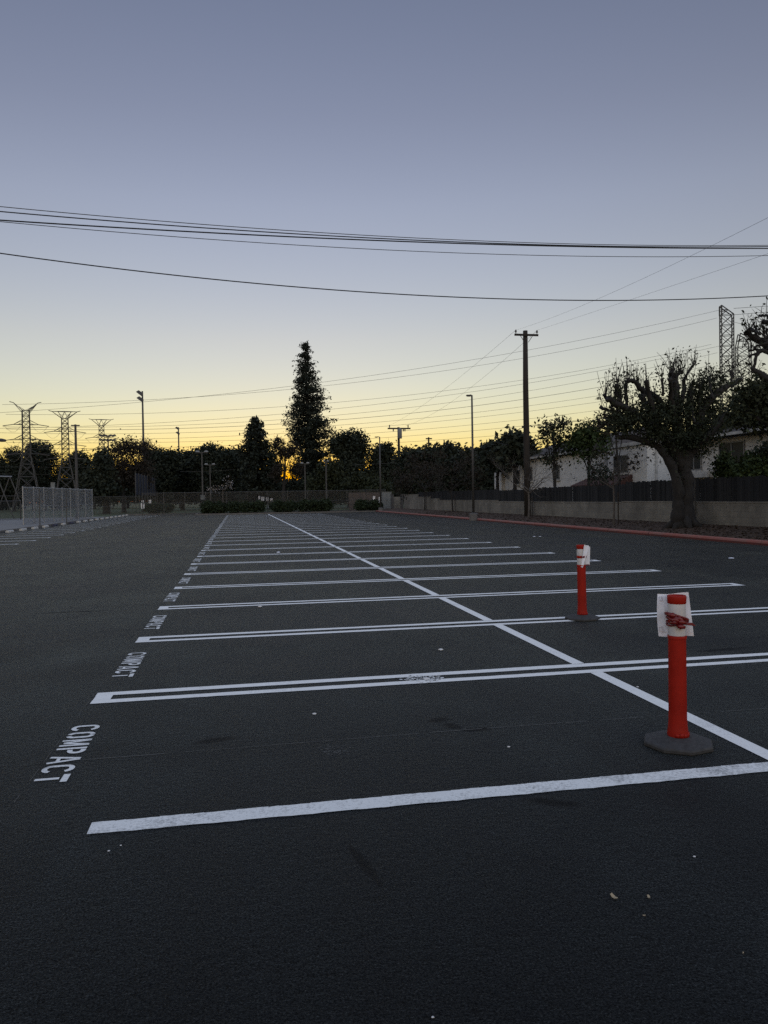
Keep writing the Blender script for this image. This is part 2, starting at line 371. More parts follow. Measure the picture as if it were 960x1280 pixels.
mk = MB()
for j in range(72):          # first stripe: slightly wavy hand-sprayed edges
    a = -0.70 + j * 0.051; b_ = a + 0.051
    w = lambda x: 0.003 * math.sin(17 * x) + 0.002 * math.sin(53 * x)
    y0, y1 = 3.625, 3.755
    mk.quad((a, y0 + w(a), 0.004), (b_, y0 + w(b_), 0.004), (b_, y1 + w(a + 3), 0.004), (a, y1 + w(b_ + 3), 0.004))
mk.build('stall_line', M['paint_worn'], lot)
hair = MB()
G = 0.33
rgh = rrng(77)
for y0 in (0.0, G - LW):
    xs_ = np.linspace(0, LEN, 130); e0 = np.cumsum(rgh.normal(0, .0009, 130)); e0 -= np.linspace(e0[0], e0[-1], 130); e1 = np.cumsum(rgh.normal(0, .0009, 130)); e1 -= np.linspace(e1[0], e1[-1], 130)
    e0 += rgh.normal(0, .0010, 130); e1 += rgh.normal(0, .0010, 130)
    for i in range(129): hair.quad((xs_[i], y0 + e0[i], .004), (xs_[i + 1], y0 + e0[i + 1], .004), (xs_[i + 1], y0 + LW + e1[i + 1], .004), (xs_[i], y0 + LW + e1[i], .004))
rect(hair, 0.003, 0.13, LW - .004, G - LW + .004, .0046); rect(hair, LEN - 0.13, LEN - .003, LW - .004, G - LW + .004, .0046)
h0 = hair.build('stall_line', M['paint'], lot); h0.location = (XL, S0, 0)
NST = 29
for k in range(1, NST):
    o = h0.copy(); col.objects.link(o); o.parent = lot; o.location = (XL + 0.01 * math.sin(k * 2.3), S0 + SP * k, 0)
cm = MB()
rect(cm, XM, XM + 0.11, 3.76, S0)
for k in range(NST):
    rect(cm, XM, XM + 0.11, S0 + SP * k + G, S0 + SP * (k + 1) if k < NST - 1 else YE - 2.5)
cm.build('centre_line', M['paint'], lot)
# aisle on the far left: hairpin stripes that run up to the wheel stops
lh = MB(); rect(lh, 0, 3.2, 0, LW); rect(lh, 0, 3.2, G - LW, G); rect(lh, 3.07, 3.2, LW, G - LW)
l0 = lh.build('stall_line', M['paint_worn'], lot); l0.location = (-11.15, 30.0 - 4 * SP, 0)
for k in range(1, 26):
    o = l0.copy(); col.objects.link(o); o.parent = lot; o.location = (-11.15, 30.0 + (k - 4) * SP, 0)

# stencilled word, drawn in a unit frame: u along the word, v letter height
def stroke(mb, pts, w, cx, hgt, wid):
    """ribbon polyline in letter coordinates"""
    P = [Vector((p[0] * wid + cx, p[1] * hgt)) for p in pts]
    o = len(mb.v); L = len(P)
    for i, p in enumerate(P):
        t = (P[min(i + 1, L - 1)] - P[max(i - 1, 0)]).normalized(); nn = Vector((-t.y, t.x)) * w / 2
        for q in (p + nn, p - nn): mb.v.append((q.y, -q.x, 0.004))
    for i in range(L - 1):
        mb.f.append((o + 2 * i, o + 2 * i + 1, o + 2 * i + 3, o + 2 * i + 2)); mb.m.append(0)
def arc(cx, cy, rx, ry, a0, a1, n=10):
    return [(cx + rx * math.cos(R_(a0 + (a1 - a0) * i / n)), cy + ry * math.sin(R_(a0 + (a1 - a0) * i / n))) for i in range(n + 1)]
word = MB(); LHT, PITCHL, WID, SW = 0.175, 0.158, 0.118, 0.030
for i, ch in enumerate('COMPACT'):
    cx = i * PITCHL
    st = lambda pts, w=SW: stroke(word, pts, w, cx, LHT, WID)
    if ch == 'C':
        st(arc(0.5, 0.70, 0.38, 0.22, 10, 180) + [(0.12, 0.30)] + arc(0.5, 0.30, 0.38, 0.22, 180, 350))
    elif ch == 'O':
        st([(0.44, 0.93)] + arc(0.5, 0.70, 0.38, 0.22, 110, 180, 6) + [(0.12, 0.30)] + arc(0.5, 0.30, 0.38, 0.22, 180, 250, 6))
        st([(0.56, 0.93)] + arc(0.5, 0.70, 0.38, 0.22, 70, 0, 6) + [(0.88, 0.30)] + arc(0.5, 0.30, 0.38, 0.22, 0, -70, 6))
    elif ch == 'M':
        st([(0.08, 0.0), (0.08, 1.0)], SW * 0.85); st([(0.92, 0.0), (0.92, 1.0)], SW * 0.85)
        st([(0.16, 0.97), (0.47, 0.10)], SW * 0.8); st([(0.84, 0.97), (0.53, 0.10)], SW * 0.8)
    elif ch == 'P':
        st([(0.12, 0.0), (0.12, 1.0)])
        st([(0.34, 0.92)] + arc(0.50, 0.70, 0.36, 0.22, 90, -90, 10) + [(0.36, 0.48)])
    elif ch == 'A':
        st([(0.06, 0.0), (0.44, 1.0)], SW * 0.9); st([(0.94, 0.0), (0.54, 1.0)], SW * 0.9); st([(0.30, 0.30), (0.70, 0.30)], SW * 0.7)
    elif ch == 'T':
        st([(0.0, 0.90), (1.0, 0.90)], SW * 1.2); st([(0.5, 0.72), (0.5, 0.0)])
w0 = word.build('compact_lettering', M['paint_worn'], lot); w0.location = (-1.11, S0 - 0.57, 0)
for k in range(1, NST):
    o = w0.copy(); col.objects.link(o); o.parent = lot; o.location = (-1.11 + 0.02 * math.sin(k * 1.7), S0 + SP * k - 0.57 + 0.03 * math.sin(k * 3.1), 0)

# chalk snap lines and scuffs on the fresh seal
rg = rrng(5)
ch = MB()
x = -3.0
while x < 9:
    l = rg.uniform(0.15, 0.6); y = 4.70 + 0.012 * math.sin(x * 1.3); w = rg.uniform(0.003, 0.007)
    if rg.random() < 0.85: rect(ch, x, x + l, y, y + w, 0.003)
    x += l + rg.uniform(0, 0.1)
for k in range(14): rect(ch, -1.133, -1.1305, 3.5 + k * .3, 3.5 + k * .3 + rg.uniform(.05, .2), 0.003)
for (px, py) in ((418, 938), (412, 936), (424, 941), (760, 814), (705, 827), (352, 846)):
    c = gz(px, py)
    for j in range(26):
        a = c.x + rg.normal(0, 0.05); b_ = c.y + rg.normal(0, 0.035); d = rg.uniform(0.003, 0.007)
        rect(ch, a, a + d * 2, b_, b_ + d, 0.003)
ch.build('chalk_mark', M['chalk'], lot)
sp = MB()     # spilled white paint beside the second stripe
for j in range(150):
    c = gz(530 + rg.normal(0, 11), 848.5 + rg.normal(0, 1.6)); d = rg.uniform(0.004, 0.016)
    k0 = len(sp.v); m_ = 6
    sp.add([(c.x + d * math.cos(2 * math.pi * q / m_) * rg.uniform(.6, 1.3), c.y + d * math.sin(2 * math.pi * q / m_) * rg.uniform(.6, 1.3), 0.006) for q in range(m_)], [tuple(range(m_))])
sp.build('paint_splatter', M['paint_worn'], lot)


def kerb(name, pts, w, h, mat, label, r=0.02):
    """kerb of rounded section swept along pts, inner side on the left"""
    mb = MB(); prof = [(0, -0.05), (0.0, h - r), (r * .3, h - r * .3), (r, h), (w, h), (w, -0.05)]
    P = [Vector((p[0], p[1], 0)) for p in pts]; o = len(mb.v)
    for i, p in enumerate(P):
        t = (P[min(i + 1, len(P) - 1)] - P[max(i - 1, 0)]).normalized(); nn = Vector((t.y, -t.x, 0))
        for (a, z) in prof: q = p + nn * a; mb.v.append((q.x, q.y, z))
    k = len(prof)
    for i in range(len(P) - 1):
        for j in range(k - 1):
            mb.f.append((o + i * k + j, o + i * k + j + 1, o + (i + 1) * k + j + 1, o + (i + 1) * k + j)); mb.m.append(0)
    return struct(mb.build(name, mat), label, 'kerb')


# right planter: red kerb in cast lengths, mulch bed rising to the wall
yy = -20.0
ks = MB()
for i in range(40):
    y1 = yy + 3.0
    if y1 > YE: y1 = YE
    a = 0.012 * math.sin(i * 1.9)
    prof = [(KX + a, -0.05), (KX + a + .004, 0.060), (KX + a + .035, 0.108), (KX + a + .065, 0.126), (KX + a + .15, 0.132), (KX + a + .15, -0.05)]
    ks.add([(p, yy + 0.006, z) for p, z in prof] + [(p, y1 - 0.006, z) for p, z in prof],
           [(j, j + 6, j + 7, j + 1) for j in range(5)] + [tuple(range(6)), tuple(range(11, 5, -1))])
    yy = y1
    if yy >= YE: break
struct(ks.build('kerb_red', M['red_kerb']), 'faded red painted kerb along the planter', 'kerb')
rg = rrng(11)
bed = MB(); nx, ny = 14, 160
xs = np.linspace(KX + 0.15, WX + 0.03, nx); ys = np.linspace(-10, 84, ny)
hh = rg.normal(0, 0.010, (nx, ny))
for i in range(nx):
    for j in range(ny):
        t = i / (nx - 1); bed.v.append((xs[i], ys[j], 0.10 + 0.20 * t + (hh[i, j] if 0 < i < nx - 1 else 0)))
for i in range(nx - 1):
    for j in range(ny - 1):
        a = i * ny + j; bed.f.append((a, a + ny, a + ny + 1, a + 1)); bed.m.append(0)
struct(bed.build('mulch_bed', M['mulch']), 'brown mulch planting strip below the block wall', 'planting bed')
chips = MB()
for j in range(7000):
    y = 18 + 45 * rg.random() ** 1.6; x = rg.uniform(KX + .2, WX - .1); z = 0.10 + 0.2 * (x - KX - .15) / (WX - KX - .12) + 0.025
    d = rg.uniform(.015, .05); a = rg.uniform(0, 6.28); tl = rg.uniform(-.3, .3)
    u = Vector((math.cos(a) * d, math.sin(a) * d, tl * d)); w = Vector((-math.sin(a) * d * .4, math.cos(a) * d * .4, rg.uniform(-.3, .3) * d))
    c = Vector((x, y, z)); chips.quad(c - u - w, c + u - w, c + u + w, c - u + w)
M['chips'] = leafmat('bark_chips_and_weeds', (0.022, 0.013, 0.007), (0.055, 0.034, 0.018))
o = chips.build('fallen_leaves', M['chips']); o['kind'] = 'stuff'; o['label'] = 'fallen leaves and bark chips scattered on the mulch strip'; o['category'] = 'leaf litter'

# far planter
fb = MB(); fb.box((-4.2, YE + 0.05, -0.05), (KX + 0.1, YE + 0.20, 0.12)); fb.box((-11.9, 88.05, -0.05), (-4.35, 88.2, 0.12)); fb.box((-4.35, YE + 0.2, -0.05), (-4.2, 88.2, 0.118))
struct(fb.build('kerb_far', M['concrete2']), 'low concrete kerb closing the far end of the lot', 'kerb')
struct(sheet('far_bed', [(-4.2, YE + .2), (WX, YE + .2), (WX, 86), (-4.2, 86)], 0.09, M['mulch']), 'mulch bed behind the far kerb', 'planting bed')
# left pavement
sw = MB(); sw.box((-60, -60, -0.05), (-12.05, 76, 0.10)); struct(sw.build('pavement', M['concrete']), 'pale concrete pavement beyond the wheel stops', 'pavement')
kl = MB(); kl.box((-12.05, -60, -0.05), (-11.9, 88.05, 0.12)); struct(kl.build('kerb_left', M['concrete2']), 'grey concrete kerb along the left pavement', 'kerb')
struct(sheet('field', [(-110, 76.2), (-12.05, 76.2), (-12.05, 88.3), (60, 88.3), (60, 260), (-110, 260)], -0.02, simple('field_grass', (0.040, 0.055, 0.022), 0.95, var=0.45, scale=0.5)),
       'mown green field behind the far fences', 'field')

# wheel stops along the left kerb
ws = MB()
pr = [(-0.09, 0.004), (-0.08, 0.09), (-0.05, 0.125), (0.05, 0.125), (0.08, 0.09), (0.09, 0.004)]
ws.add([(x, -0.46, z) for x, z in pr] + [(x, 0.46, z) for x, z in pr], [(j, j + 1, j + 7, j + 6) for j in range(5)] + [tuple(range(5, -1, -1)), tuple(range(6, 12))])
first = None
NW = 20
words_ = ['second', 'third', 'fourth', 'fifth', 'sixth', 'seventh', 'eighth', 'ninth', 'tenth', 'eleventh', 'twelfth', 'thirteenth', 'fourteenth', 'fifteenth', 'sixteenth', 'seventeenth', 'eighteenth', 'nineteenth', 'twentieth', 'twenty-first']
for k in range(NW):
    y = 42.3 + k * SP
    if y > 87: break
    if first is None: o = first = ws.build('wheel_stop', M['stop'])
    else:
        o = first.copy(); col.objects.link(o)
    if k in (4, 6):
        o.data = o.data.copy(); o.data.materials[0] = M['blue_paint']
    o.location = (-11.55, y, 0)
    if k in (4, 6): lb = 'dark blue painted wheel stop in front of the chain-link cage, ' + ('nearer' if k == 4 else 'farther') + ' of two blue ones'
    elif k == 0: lb = 'white concrete wheel stop at the kerb, nearest in its row'
    else: lb = 'white concrete wheel stop on the kerb, %s from the near end of the row' % words_[k - 1]
    tag(o, lb, 'wheel stop', 'wheel stops along the left kerb')

# ------------------------------------------------------------------ delineator posts
def make_post(loc, rz, label, lean=0.0):
    t = empty('delineator_post', loc, label, 'delineator post', 'orange delineator posts in the stalls', rz)
    b = MB(); n = 8; e = 0.055
    ro, ri = 0.205, 0.165
    rings = [(ro * .98, 0.003), (ro, 0.008), (ro, 0.022), (ro * .965, 0.031), (ri * .72, 0.052), (0.062, 0.060)]
    o = len(b.v)
    for r, z in rings:
        for k in range(n):
            q = 2 * math.pi * (k + .5) / n; b.v.append((r * math.cos(q), r * math.sin(q), z))
    for i in range(len(rings) - 1):
        for k in range(n):
            k2 = (k + 1) % n; b.f.append((o + i * n + k, o + i * n + k2, o + (i + 1) * n + k2, o + (i + 1) * n + k)); b.m.append(0)
    b.f.append(tuple(range(n))[::-1]); b.m.append(0); b.f.append(tuple(o + (len(rings) - 1) * n + k for k in range(n))); b.m.append(0)
    b.build('base', M['rubber'], t)
    r = 0.0515
    p = MB(); p.lathe([(0.060, 0.056), (0.061, 0.075), (0.057, 0.10), (0.0545, 0.125), (r + .001, 0.16), (r, 0.30), (r - .001, 0.655)], 28, close=False)
    for k in range(5):      # notches where the flared foot is bolted
        q = -math.pi / 2 + (k - 2) * .42; p.box((-.012, -.004, -.018), (.012, .004, .004 + .004 * (k % 2)), 0, Matrix.Translation((0.0605 * math.cos(q), 0.0605 * math.sin(q), 0.078)) @ Matrix.Rotation(q + math.pi / 2, 4, 'Z'))
    p.build('tube', M['orange'], t, True)
    p = MB(); p.lathe([(r + .0025, 0.638), (r + .003, 0.642), (r + .003, 0.652), (r, 0.657)], 28, close=False); p.build('collar', M['orange'], t, True)
    for z0, z1 in ((0.657, 0.735), (0.765, 0.845)):
        p = MB(); p.lathe([(r - .002, z0), (r - .0018, z0 + .001), (r - .0018, z1 - .001), (r - .002, z1)], 28, close=False); p.build('reflective_band', M['reflect'], t, True)
    p = MB(); p.lathe([(r - .001, 0.735), (r + .0015, 0.738), (r + .0015, 0.762), (r - .001, 0.765)], 28, close=False); p.build('middle_ring', M['orange'], t, True)
    p = MB(); p.lathe([(r - .001, 0.845), (r + .002, 0.850), (r + .003, 0.885), (r + .001, 0.893), (r - .008, 0.893), (r - .010, 0.86)], 28, close=False); p.build('cap', M['orange'], t, True)
    for ch in t.children: pass
    t.rotation_euler.x = 0; t.rotation_euler.y = lean
    return t
PA = gz(847.5, 931.5); PB = gz(728, 774)
post_a = make_post(PA, R_(14), 'nearer orange delineator post on a black octagonal base, paper sheet behind its top')
post_b = make_post(PB, R_(3), 'farther orange delineator post on a double stripe, folded paper strip at its top', R_(-0.6))

# paper sheet behind the near post, curling round the tube
dirA = Vector((PA.x, PA.y, 0)).normalized(); sideA = Vector((dirA.y, -dirA.x, 0))
def paper_sheet(name, P, width, z0, z1, off, shape, label):
    mb = MB(); nu, nv = 16, 16
    d = Vector((P.x, P.y, 0)).normalized(); s = Vector((d.y, -d.x, 0))
    for side in (0, 1):
        for i in range(nu + 1):
            for j in range(nv + 1):
                u, v = i / nu, j / nv
                x, dep, z = shape(u, v)
                q = Vector((P.x, P.y, 0)) + s * x + d * (dep + off + side * 0.0006); mb.v.append((q.x, q.y, z))
    k = (nu + 1) * (nv + 1)
    for i in range(nu):
        for j in range(nv):
            a = i * (nv + 1) + j; b_ = a + nv + 1
            mb.f.append((a, b_, b_ + 1, a + 1)); mb.m.append(0); mb.f.append((k + a, k + a + 1, k + b_ + 1, k + b_)); mb.m.append(0)
    o = mb.build(name, M['paper'], None, True)
    return tag(o, label, 'paper')
def shpA(u, v):
    xl = -0.112 + 0.004 * v + 0.008 * (1 - v) - 0.006 * math.sin(v * 3.14); xr = 0.094 - 0.028 * v
    x = xl + (xr - xl) * u
    z = 0.636 + 0.256 * v + 0.010 * u * v - 0.004 * math.sin(u * 5) + 0.006 * u * (1 - v)
    dep = -0.25 * max(0, abs(x) - 0.02) ** 1.5 + 0.004 * math.sin(6 * v + 3 * u) + 0.0022 * math.sin(17 * u - 9 * v) * math.sin(11 * v + 4 * u)
    return x, dep, z
pa = paper_sheet('paper_sheet', PA, .2, 0, 0, 0.056, shpA, 'white sheet of paper tied behind the top of the nearer orange post')
ink = MB()       # print showing faintly through the sheet
def inkbit(cx, cz, pts, w=0.0016):
    for (a, b_) in zip(pts[:-1], pts[1:]):
        A, B = Vector((cx + a[0], cz + a[1])), Vector((cx + b_[0], cz + b_[1])); t = (B - A).normalized() * w; nn = Vector((-t.y, t.x))
        c4 = [A - t + nn, A - t - nn, B + t - nn, B + t + nn]; vs = []
        for q in c4:
            dep = -0.25 * max(0, abs(q.x) - 0.02) ** 1.5 + 0.056 - 0.0065
            g = Vector((PA.x, PA.y, 0)) + sideA * q.x + dirA * dep; vs.append((g.x, g.y, q.y))
        ink.quad(*vs)
rg = rrng(3)
sq = [(0, 0), (.018, .002), (.016, .026), (-.002, .024), (0, 0)]
for marks in (((-.098, .850, sq), (-.092, .853, [(0, 0), (.006, .016)])), ((-.098, .668, sq), (-.085, .655, [(0, 0), (.012, .014), (.004, .02)])), ((-.066, .79, [(0, .03), (0, 0), (.014, 0)]),), ((-.066, .75, [(0, 0), (.012, .012), (.004, .022)]),)):
    ink = MB()
    for mk_ in marks: inkbit(*mk_)
    ink.build('lettering', M['ink'], pa)

# red ribbon knotted round the near post
kn = MB(); rg = rrng(8)
for k in range(7):
    pts = []; ph = rg.uniform(-.2, .2); tilt = rg.uniform(-.02, .012)
    for i in range(33):
        q = 2 * math.pi * i / 32; rr = 0.0545 + 0.003 * k * .5 + 0.003 * math.sin(3 * q + k)
        pts.append((rr * math.cos(q), rr * math.sin(q), 0.752 + 0.0055 * (k - 3) + tilt * math.cos(q + ph) * 1.6))
    kn.tube(pts, 0.006, 5)
fr = Vector((-dirA.x, -dirA.y, 0))
for k in range(15):
    a = rg.uniform(-.030, .028); z = 0.750 + rg.normal(0, .011) - 0.25 * a
    c = fr * (0.058 + rg.uniform(0, .012)) + sideA * a
    pts = [c + sideA * (-0.022) + Vector((0, 0, z + rg.normal(0, .006))), c + fr * .010 + Vector((0, 0, z + rg.normal(0, .008))), c + sideA * 0.024 + Vector((0, 0, z - .008 + rg.normal(0, .006)))]
    kn.tube(pts, [.008, .0165, .008], 8)
for k in range(3):
    b0 = fr * .055 + sideA * .035 + Vector((0, 0, .742 - .003 * k))
    kn.tube([b0, b0 + sideA * .024 + Vector((0, 0, -.004)), b0 + sideA * (.052 + .006 * k) + Vector((0, 0, -.004 - .003 * k))], [.008, .0055, .0035], 6)
o = kn.build('ribbon_knot', M['tape'], None, True); o.location = PA
tag(o, 'dark red ribbon knotted round the white band of the nearer orange post', 'ribbon')

# folded paper strip on the far post: a front flap hanging askew and a hind flap
dB = Vector((PB.x, PB.y, 0)).normalized(); sB = Vector((dB.y, -dB.x, 0))
pb = MB()
def flap(c4, thick=0.0008, nn=6, bow=0.006):
    o = len(pb.v)
    for side in (0, 1):
        for i in range(nn + 1):
            for j in range(nn + 1):
                u, v = i / nn, j / nn
                q = c4[0] * (1 - u) * (1 - v) + c4[1] * u * (1 - v) + c4[2] * u * v + c4[3] * (1 - u) * v
                q = q + dB * (bow * math.sin(u * 3.14) * math.sin(v * 2.5) + side * thick); pb.v.append(tuple(q))
    k = (nn + 1) ** 2
    for i in range(nn):
        for j in range(nn):
            a = o + i * (nn + 1) + j; b_ = a + nn + 1
            pb.f += [(a, b_, b_ + 1, a + 1), (k + a, k + a + 1, k + b_ + 1, k + b_)]; pb.m += [0, 0]
base = Vector((PB.x, PB.y, 0))
L_ = lambda x, z, dep: base + sB * x + dB * dep + Vector((0, 0, z))
flap([L_(-0.010, .632, -.058), L_(.012, .628, -.056), L_(.086, .885, -.030), L_(.030, .897, -.056)])
flap([L_(.030, .665, .0), L_(.092, .645, .045), L_(.100, .865, .03), L_(.056, .89, -.005)], bow=-.008)
o = pb.build('paper_strip', M['paper'], None, True)
tag(o, 'crumpled folded strip of white paper hanging off the top of the farther orange post', 'paper')
rb = MB()
pts = [(0.0535 * math.cos(2 * math.pi * i / 24), 0.0535 * math.sin(2 * math.pi * i / 24), 0.752 + .002 * math.sin(i)) for i in range(25)]
for k in range(3): rb.tube([(x, y, z + .007 * (k - 1)) for x, y, z in pts], .005, 5)
rb2 = MB(); rb2.tube([sB * .05 + Vector((0, 0, .65)), sB * .08 + Vector((0, 0, .655)), sB * .095 - dB * .005 + Vector((0, 0, .645))], [.008, .006, .004], 5)
o = rb.build('ribbon_tie', M['tape'], None, True); o.location = PB; rb2.build('ribbon_tail', M['tape'], o)
tag(o, 'red ribbon wrapped round the farther orange post holding its paper strip', 'ribbon')

# ------------------------------------------------------------------ litter
rg = rrng(21)
def litter(px, py, size, mat, name, label, cat, flat=0.25, group=None):
    c = gz(px, py); mb = MB(); n = 9
    if name == 'dry_leaf':
        top, bot = [], []
        a0 = rg.uniform(0, 6.28)
        for k in range(n):
            q = 2 * math.pi * k / n; r = size * (0.45 + .55 * abs(math.cos(q))) * rg.uniform(.8, 1.1)
            x, y = r * math.cos(q), r * .7 * math.sin(q)
            top.append((x * math.cos(a0) - y * math.sin(a0), x * math.sin(a0) + y * math.cos(a0), 0.006 + size * .25 * (x / size) ** 2))
        ctr = (0, 0, .006)
        mb.add([ctr] + top, [(0, k + 1, (k + 1) % n + 1) for k in range(n)])
        mb.add([(0, 0, .004)] + [(x, y, z - .002) for x, y, z in top], [(0, (k + 1) % n + 1, k + 1) for k in range(n)])
    else:
        rings = []
        for (rr, z) in ((.7, 0.003), (1, size * flat), (.75, size * flat * 2.1), (.25, size * flat * 2.6)):
            rings.append([(size * rr * math.cos(2 * math.pi * k / n) * rg.uniform(.75, 1.15), size * rr * math.sin(2 * math.pi * k / n) * rg.uniform(.7, 1.1), z) for k in range(n)])
        vs = sum(rings, []); fs = []
        for i in range(3):
            for k in range(n): fs.append((i * n + k, i * n + (k + 1) % n, (i + 1) * n + (k + 1) % n, (i + 1) * n + k))
        fs.append(tuple(range(3 * n, 4 * n))); mb.add(vs, fs)
    o = mb.build(name, mat); o.location = c
    tag(o, label, cat, group)
litter(767.5, 1123, .020, M['dry_leaf'], 'dry_leaf', 'larger tan curled dry leaf lying on the near asphalt', 'leaf')
litter(811, 1123, .012, M['dry_leaf'], 'dry_leaf', 'smaller tan dry leaf beside the larger one on the near asphalt', 'leaf')
litter(805, 1146, .006, M['dry_leaf'], 'dry_leaf', 'tiny tan leaf crumb just below the two dry leaves', 'leaf')
litter(551, 813, .028, M['stone'], 'pebble', 'round pale pebble alone in the third stall left of the centre line', 'pebble')
litter(393, 893, .016, M['stone'], 'pebble', 'small white pebble in the first stall left of the dark scuffs', 'pebble')
litter(533, 849, .035, M['stone'], 'paint_lump', 'hardened lump of white paint between the two stripes of the second line', 'paint lump', .15)
litter(636, 934, .010, M['stone'], 'pebble', 'tiny pale stone beside the near end of the wide stripe left of the post', 'pebble')
litter(797, 859, .011, M['stone'], 'pebble', 'small pale stone on the asphalt left of the nearer orange post', 'pebble')
litter(914, 698, .07, M['paper'], 'paper_scrap', 'white scrap of paper near the red kerb on the right', 'paper scrap', .1)
litter(668, 671, .06, M['paper'], 'paper_scrap', 'white paper scrap on open asphalt beyond the stripe ends, left one of a pair', 'paper scrap', .12)
litter(675, 671, .05, M['paper'], 'paper_scrap', 'white paper scrap on open asphalt beyond the stripe ends, right one of a pair', 'paper scrap', .12)
litter(348, 691, .06, M['paper'], 'paper_scrap', 'white scrap of litter on a far stripe left of the centre line', 'paper scrap', .2)
litter(325, 759, .03, M['stone'], 'pebble', 'pale chip of stone just below the fourth double stripe', 'pebble')
litter(136, 1064, .006, M['stone'], 'pebble', 'white grit speck below the worn end of the nearest stripe, left of two', 'pebble')
litter(151, 1057, .005, M['stone'], 'pebble', 'white grit speck below the worn end of the nearest stripe, right of two', 'pebble')
litter(868, 1071, .006, M['stone'], 'pebble', 'tiny white grit speck between the nearest stripe and the dry leaves', 'pebble')
litter(929, 1193, .005, M['dry_leaf'], 'dry_leaf', 'thin pale leaf fragment at the bottom right corner of the asphalt', 'leaf')
litter(541, 1272, .005, M['stone'], 'pebble', 'tiny grit speck at the very bottom edge of the asphalt', 'pebble')

# ------------------------------------------------------------------ vegetation kit
def leaf_mesh(name, pts, size, rg, mat, parent, aspect=0.55):
    """pts: (n,3) leaf centres; every leaf a bent four-cornered blade of its own"""
    n = len(pts)
    d = rg.normal(size=(n, 3)); d /= np.linalg.norm(d, axis=1)[:, None]
    e = rg.normal(size=(n, 3)); e -= d * (d * e).sum(1)[:, None]; e /= np.linalg.norm(e, axis=1)[:, None]
    s = size * rg.uniform(0.55, 1.35, n)[:, None]
    V = np.empty((n, 4, 3)); V[:, 0] = pts - d * s; V[:, 1] = pts + e * s * aspect; V[:, 2] = pts + d * s; V[:, 3] = pts - e * s * aspect
    me = bpy.data.meshes.new(name); me.vertices.add(4 * n); me.vertices.foreach_set('co', V.reshape(-1))
    me.loops.add(4 * n); me.loops.foreach_set('vertex_index', np.arange(4 * n, dtype=np.int32))
    me.polygons.add(n); me.polygons.foreach_set('loop_start', np.arange(0, 4 * n, 4, dtype=np.int32))
    me.update(calc_edges=True); me.validate(); me.materials.append(mat)
    o = bpy.data.objects.new(name, me); col.objects.link(o); o.parent = parent
    return o
def cluster_pts(rg, blobs, n, per=28, spread=0.45, shell=2.4):
    """leaf centres gathered in tufts inside ellipsoids (centre, radii)"""
    vol = np.array([max(1e-6, b[1][0] * b[1][1] * b[1][2]) ** 0.8 for b in blobs]); vol /= vol.sum()
    m = max(1, n // per)
    idx = rg.choice(len(blobs), m, p=vol)
    u = rg.normal(size=(m, 3)); u /= np.linalg.norm(u, axis=1)[:, None]
    r = rg.random(m) ** (1 / shell)
    C = np.array([blobs[i][0] for i in idx]) + u * r[:, None] * np.array([blobs[i][1] for i in idx])
    P = np.repeat(C, per, 0) + rg.normal(0, spread, (m * per, 3)) * np.array([1, 1, .8])
    return P
def branch(mb, rg, p, d, L, r, depth, spread=0.55, n=5, up=0.15, kids=(2, 3), shrink=0.72, tips=None, wob=.12):
    pts = [p]; rad = [r]; q = p.copy(); dd = d.normalized()
    for i in range(3):
        dd = (dd + Vector(rg.normal(0, wob, 3)) + Vector((0, 0, up * .3))).normalized(); q = q + dd * L / 3; pts.append(q.copy()); rad.append(r * (1 - .35 * (i + 1) / 3))
    mb.tube(pts, rad, n if r > .03 else 3, cap=False)
    if depth <= 0:
        if tips is not None: tips.append(q)
        return
    for k in range(rg.integers(kids[0], kids[1] + 1)):
        nd = (dd + Vector(rg.normal(0, spread, 3)) + Vector((0, 0, up))).normalized()
        branch(mb, rg, q, nd, L * shrink * rg.uniform(.75, 1.15), rad[-1] * rg.uniform(.6, .8), depth - 1, spread, n, up, kids, shrink, tips, wob)
    if depth > 1 and rg.random() < .7:
        nd = (dd + Vector(rg.normal(0, spread * 1.2, 3))).normalized()
        branch(mb, rg, pts[1], nd, L * shrink * .8, rad[1] * .5, depth - 2, spread, n, up, kids, shrink, tips, wob)

